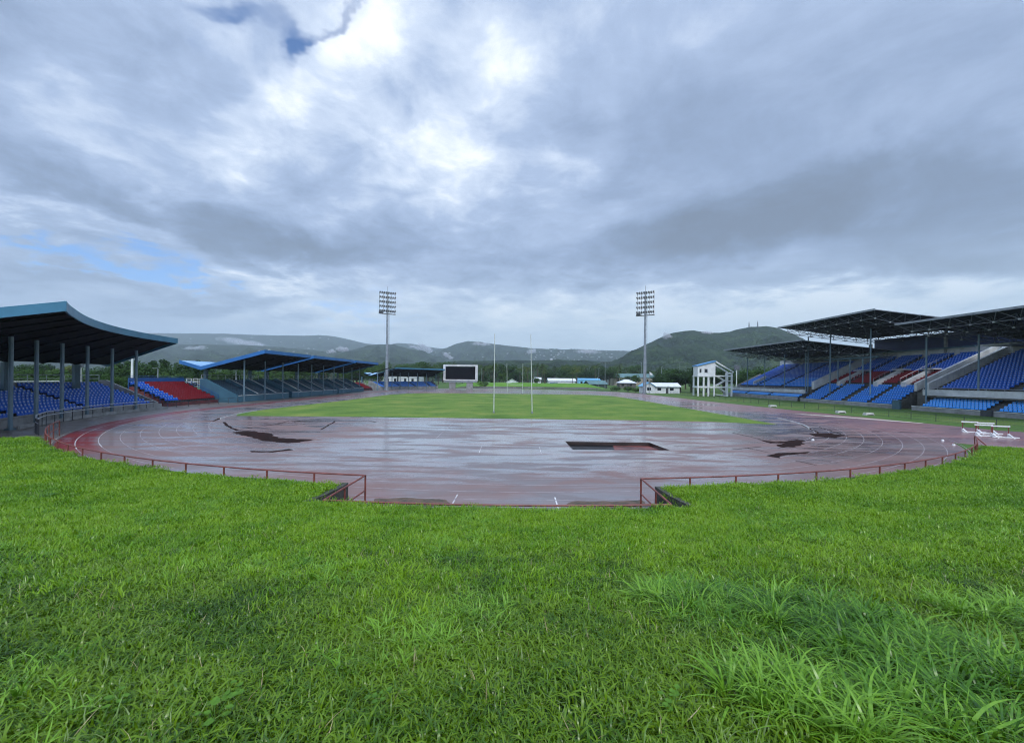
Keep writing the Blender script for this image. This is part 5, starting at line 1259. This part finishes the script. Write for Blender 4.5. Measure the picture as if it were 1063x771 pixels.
# big dark trees round the white house and the judging tower
for px, t, d, wd, lb in ((694, 386, 176, 1.4, 'low dark tree directly behind the small white house'), (706, 381, 172, 1.5, 'large dark spreading tree between the white house and the judging tower'), (718, 379.5, 170, 1.4, 'largest dark spreading tree left of the judging tower'), (734, 380, 172, 1.4, 'dark tree filling the frame of the judging tower'), (751, 380.5, 174, 1.3, 'dark tree behind the stairs of the judging tower'),
                         (683, 388.5, 200, 1.2, 'dark tree behind the bare pole'), (726, 390, 160, 1.2, 'low dark shrubby tree at the foot of the judging tower')):
    plant('broad', 'dark', at(px, d), d, W(px, t, d).z, lb, 'dark trees round the judging tower', wide=wd * 1.25)
belt(768, 900, 15, 158, 190, 378, 384, [BR, BR, DK], 'sunlit green tree behind the far wing', 'trees behind the far wing', lambda x, y: 70 < x < 93 and y < 142)
belt(700, 800, 14, 190, 240, 383, 389, [DK, BR], 'tree further back behind the judging tower', 'farther trees behind the judging tower')
belt(860, 1200, 16, 100, 150, 374, 384, [DK, BR], 'tree behind the right stands', 'trees behind the right stands', lambda x, y: x < 96)
for px, d, h, lb in ((652, 168, 2.4, 'low hedge-like bush left of the tower foot'), (640, 176, 2.2, 'low bush on the grass left of the tower'), (660, 160, 2.0, 'bush nearest the foot of the tower'), (722, 150, 1.8, 'bush at the left leg of the judging tower'), (502, 208, 3.5, 'bush at the left end of the grass mound'), (495, 222, 4.2, 'dark bush right of the scoreboard')):
    plant('bush', 'mid', at(px, d), d, h, lb, None, 'bush', wide=1.8)

# ------------------------------------------------------------------ sky, light, haze
w = bpy.data.worlds.new('World'); scene.world = w; w.use_nodes = True; nt = w.node_tree; N = nt.nodes; L = nt.links
N.clear(); out = N.new('ShaderNodeOutputWorld'); bg = N.new('ShaderNodeBackground'); L.new(bg.outputs[0], out.inputs[0]); bg.inputs[1].default_value = .1
SUN_EL, SUN_AZ = R(48), R(165)      # azimuth from +Y towards +X
sky = N.new('ShaderNodeTexSky'); sky.sky_type = 'NISHITA'; sky.sun_disc = False; sky.sun_elevation = SUN_EL; sky.sun_rotation = SUN_AZ; sky.air_density = 1.0; sky.dust_density = .6; sky.ozone_density = 2.0
tc = N.new('ShaderNodeTexCoord'); sp = N.new('ShaderNodeSeparateXYZ'); L.new(tc.outputs['Generated'], sp.inputs[0]); X, Y, Z_ = sp.outputs
def M(op, *a, clamp=False):
    k = N.new('ShaderNodeMath'); k.operation = op; k.use_clamp = clamp
    for i, x in enumerate(a):
        if isinstance(x, (int, float)): k.inputs[i].default_value = x
        else: L.new(x, k.inputs[i])
    return k.outputs[0]
def MR(a, lo, hi, o0=0., o1=1.):
    k = N.new('ShaderNodeMapRange'); k.interpolation_type = 'SMOOTHSTEP'; L.new(a, k.inputs[0]); k.inputs[1].default_value = lo; k.inputs[2].default_value = hi; k.inputs[3].default_value = o0; k.inputs[4].default_value = o1; return k.outputs[0]
def VN(scale, vec, det=8, rg=.55, dist=0., st=(1, 1, 1), loc=(0, 0, 0)):
    mp = N.new('ShaderNodeMapping'); mp.inputs['Scale'].default_value = st; mp.inputs['Location'].default_value = loc; L.new(vec, mp.inputs[0])
    n = N.new('ShaderNodeTexNoise'); n.inputs['Scale'].default_value = scale; n.inputs['Detail'].default_value = det; n.inputs['Roughness'].default_value = rg; n.inputs['Distortion'].default_value = dist; L.new(mp.outputs[0], n.inputs[0]); return n.outputs[0]
az = M('ARCTAN2', X, Y); el = M('ARCSINE', Z_)
den = M('ADD', M('MAXIMUM', Z_, 0), .16)
cmb = N.new('ShaderNodeCombineXYZ'); L.new(M('DIVIDE', X, den), cmb.inputs[0]); L.new(M('DIVIDE', Y, den), cmb.inputs[1]); PL = cmb.outputs[0]
# warp the angles with noise so that the cloud masses get ragged edges
wn1 = VN(2.2, PL, 5, .6, .3); wn2 = VN(2.2, PL, 5, .6, .3, loc=(7, 3, 1))
az2 = M('ADD', az, M('MULTIPLY', M('SUBTRACT', wn1, .5), .42)); el2 = M('ADD', el, M('MULTIPLY', M('SUBTRACT', wn2, .5), .22))
def blob(px, py, rx, ry, rot, wgt, acc):
    u, v = (px - CX) / F, -(py - HY) / F; a0 = math.atan(u); e0 = math.atan(v * math.cos(a0)); k = math.cos(a0)
    sx, sy = rx / F * k * k, ry / F * k / (1 + v * v * k * k)
    dx = M('SUBTRACT', az2, a0); dy = M('SUBTRACT', el2, e0); c, s = math.cos(R(rot)), math.sin(R(rot))
    p = M('DIVIDE', M('ADD', M('MULTIPLY', dx, c), M('MULTIPLY', dy, s)), sx); q = M('DIVIDE', M('SUBTRACT', M('MULTIPLY', dy, c), M('MULTIPLY', dx, s)), sy)
    g = M('EXPONENT', M('MULTIPLY', M('ADD', M('MULTIPLY', p, p), M('MULTIPLY', q, q)), -1))
    return M('MULTIPLY_ADD', g, wgt, acc)
acc = M('ADD', 0.0, .36)
for b in [(330, 90, 120, 50, 35, -.24), (470, 150, 90, 70, 30, -.29), (400, 30, 130, 40, 0, -.12), (530, 60, 60, 90, 0, -.10), (570, 185, 45, 35, 0, -.20), (90, 120, 70, 30, 30, -.10), (60, 232, 110, 12, -5, -.26), (250, 150, 110, 30, 25, -.10),
          (130, 60, 110, 40, 20, .16), (230, 110, 70, 30, 35, .20), (120, 215, 170, 22, -4, .30), (280, 255, 170, 24, 8, .30), (420, 270, 130, 26, 0, .14), (760, 90, 220, 70, 0, .16), (640, 150, 120, 45, 0, .12), (880, 205, 260, 46, -6, .42), (690, 255, 150, 26, 8, .38), (800, 285, 130, 16, 0, .22), (1000, 250, 150, 30, -10, .26),
          (130, 305, 150, 14, 0, .24), (250, 320, 100, 12, 10, .14), (300, 300, 50, 14, 0, -.22), (350, 335, 60, 20, 0, -.12), (890, 322, 280, 26, 0, -.30), (560, 335, 280, 40, 0, -.26), (472, 337, 18, 5, 0, .14), (600, 345, 60, 5, 0, .08), (700, 30, 60, 30, 0, -.10), (1000, 60, 140, 60, 0, .05)]:
    acc = blob(*b, acc)
n1 = VN(1.7, PL, 11, .60, .6, st=(1, 1.0, 1)); n2 = VN(5.5, PL, 9, .62, .4); n3 = VN(.55, PL, 5, .5, .2)
hz_ = MR(el, .04, .26, .18, 1.0)
nn = M('ADD', M('MULTIPLY', M('SUBTRACT', n1, .5), .80), M('ADD', M('MULTIPLY', M('MULTIPLY', M('SUBTRACT', n2, .5), .62), MR(az, -.1, .55, 1., .35)), M('MULTIPLY', M('SUBTRACT', n3, .5), .3)))
D = M('ADD', acc, M('MULTIPLY', nn, hz_), clamp=True)
cr = N.new('ShaderNodeValToRGB'); L.new(D, cr.inputs[0]); e = cr.color_ramp.elements; e[0].position = 0; e[0].color = (.88, .93, 1.0, 1); e[1].position = 1; e[1].color = (.155, .195, .27, 1)
for p_, c_ in ((.14, (.58, .67, .82)), (.32, (.36, .455, .64)), (.52, (.26, .34, .50)), (.75, (.19, .25, .365))): q = e.new(p_); q.color = (*c_, 1)
# low sky: pale, slightly greenish grey
lowc = N.new('ShaderNodeMix'); lowc.data_type = 'RGBA'; lowm = M('MULTIPLY', MR(el, .03, .30, 1, 0), MR(az, -.9, .3, .35, .95)); L.new(lowm, lowc.inputs[0]); L.new(cr.outputs[0], lowc.inputs[6])
lc_ = N.new('ShaderNodeMix'); lc_.data_type = 'RGBA'; L.new(MR(D, .05, .7), lc_.inputs[0]); lc_.inputs[6].default_value = (.50, .62, .695, 1); lc_.inputs[7].default_value = (.32, .40, .48, 1); L.new(lc_.outputs[2], lowc.inputs[7])
sc10 = N.new('ShaderNodeVectorMath'); sc10.operation = 'SCALE'; L.new(lowc.outputs[2], sc10.inputs[0])
# overcast sky is brighter overhead (outside the picture) than near the horizon
mult = M('MULTIPLY', MR(Z_, .70, .92, 1, 2.0), 10.0); mult = M('MULTIPLY', mult, MR(Y, -.35, .15, 2.3, 1.0)); L.new(mult, sc10.inputs[3])
gap = M('ADD', 0., 0.)
for b in [(235, 8, 50, 14, 15, .95), (300, 40, 20, 34, 40, 1.0), (345, 22, 60, 10, 30, .75), (190, 60, 20, 10, 40, .4), (105, 275, 115, 15, 3, 1.25), (30, 262, 40, 6, 0, .5), (200, 288, 40, 7, 0, .6), (385, 318, 42, 22, 0, .55), (350, 325, 30, 12, 0, .4)]: gap = blob(*b, gap)
gapm = MR(M('SUBTRACT', gap, M('MULTIPLY', M('SUBTRACT', n2, .42), 1.1)), .12, 1.15)
skyc = N.new('ShaderNodeVectorMath'); skyc.operation = 'MULTIPLY'; L.new(sky.outputs[0], skyc.inputs[0]); skyc.inputs[1].default_value = (.75, 1.0, 1.35)
fin = N.new('ShaderNodeMix'); fin.data_type = 'RGBA'; L.new(gapm, fin.inputs[0]); L.new(sc10.outputs[0], fin.inputs[6]); L.new(skyc.outputs[0], fin.inputs[7]); L.new(fin.outputs[2], bg.inputs[0])
w.cycles.sampling_method = 'MANUAL'; w.cycles.sample_map_resolution = 512

sl = bpy.data.lights.new('sun', 'SUN'); sl.energy = 1.5; sl.angle = R(12); sl.color = (1, .96, .90); so = bpy.data.objects.new('sun', sl); COL.objects.link(so)
dirv = Vector((math.sin(SUN_AZ) * math.cos(SUN_EL), math.cos(SUN_AZ) * math.cos(SUN_EL), math.sin(SUN_EL))); so.rotation_euler = dirv.to_track_quat('Z', 'Y').to_euler()

mb = MB(); mb.box(-6400, 6400, -6400, 6400, -3, 720); hz_o = mb.build('haze', []); hz_o['kind'] = 'stuff'
hm_ = bpy.data.materials.new('pale_haze'); hm_.use_nodes = True; hn = hm_.node_tree; hn.nodes.clear(); ho = hn.nodes.new('ShaderNodeOutputMaterial'); pv = hn.nodes.new('ShaderNodeVolumePrincipled'); pv.inputs['Color'].default_value = (.74, .88, .96, 1); pv.inputs['Density'].default_value = 1.5e-4; pv.inputs['Anisotropy'].default_value = .0
hn.links.new(pv.outputs[0], ho.inputs['Volume']); hz_o.data.materials.append(hm_)

cam = bpy.data.cameras.new('camera'); co = bpy.data.objects.new('camera', cam); COL.objects.link(co); scene.camera = co
cam.sensor_fit = 'HORIZONTAL'; cam.sensor_width = 36; cam.lens = 36 * F / 1063; cam.shift_y = (HY - 385.5) / 1063; cam.clip_start = .05; cam.clip_end = 30000
rx = Vector((math.cos(ROLL), 0, math.sin(ROLL))); ry = Vector((-math.sin(ROLL), 0, math.cos(ROLL))); rz = Vector((0, -1, 0))
co.matrix_world = Matrix(((rx.x, ry.x, rz.x, 0), (rx.y, ry.y, rz.y, 0), (rx.z, ry.z, rz.z, CAMZ), (0, 0, 0, 1)))
vs_ = scene.view_settings; vs_.view_transform = 'Standard'; vs_.look = 'None'; vs_.exposure = .36; vs_.gamma = 1; vs_.use_curve_mapping = False
scene.render.engine = 'CYCLES'; c_ = scene.cycles; c_.use_denoising = True; c_.filter_width = 1.1; c_.volume_step_rate = 1; c_.max_bounces = 6; c_.diffuse_bounces = 3; c_.glossy_bounces = 3; c_.transmission_bounces = 3; c_.volume_bounces = 0; c_.caustics_reflective = False; c_.caustics_refractive = False
try: c_.denoiser = 'OPENIMAGEDENOISE'; c_.denoising_input_passes = 'RGB_ALBEDO_NORMAL'; c_.denoising_prefilter = 'FAST'
except Exception: pass
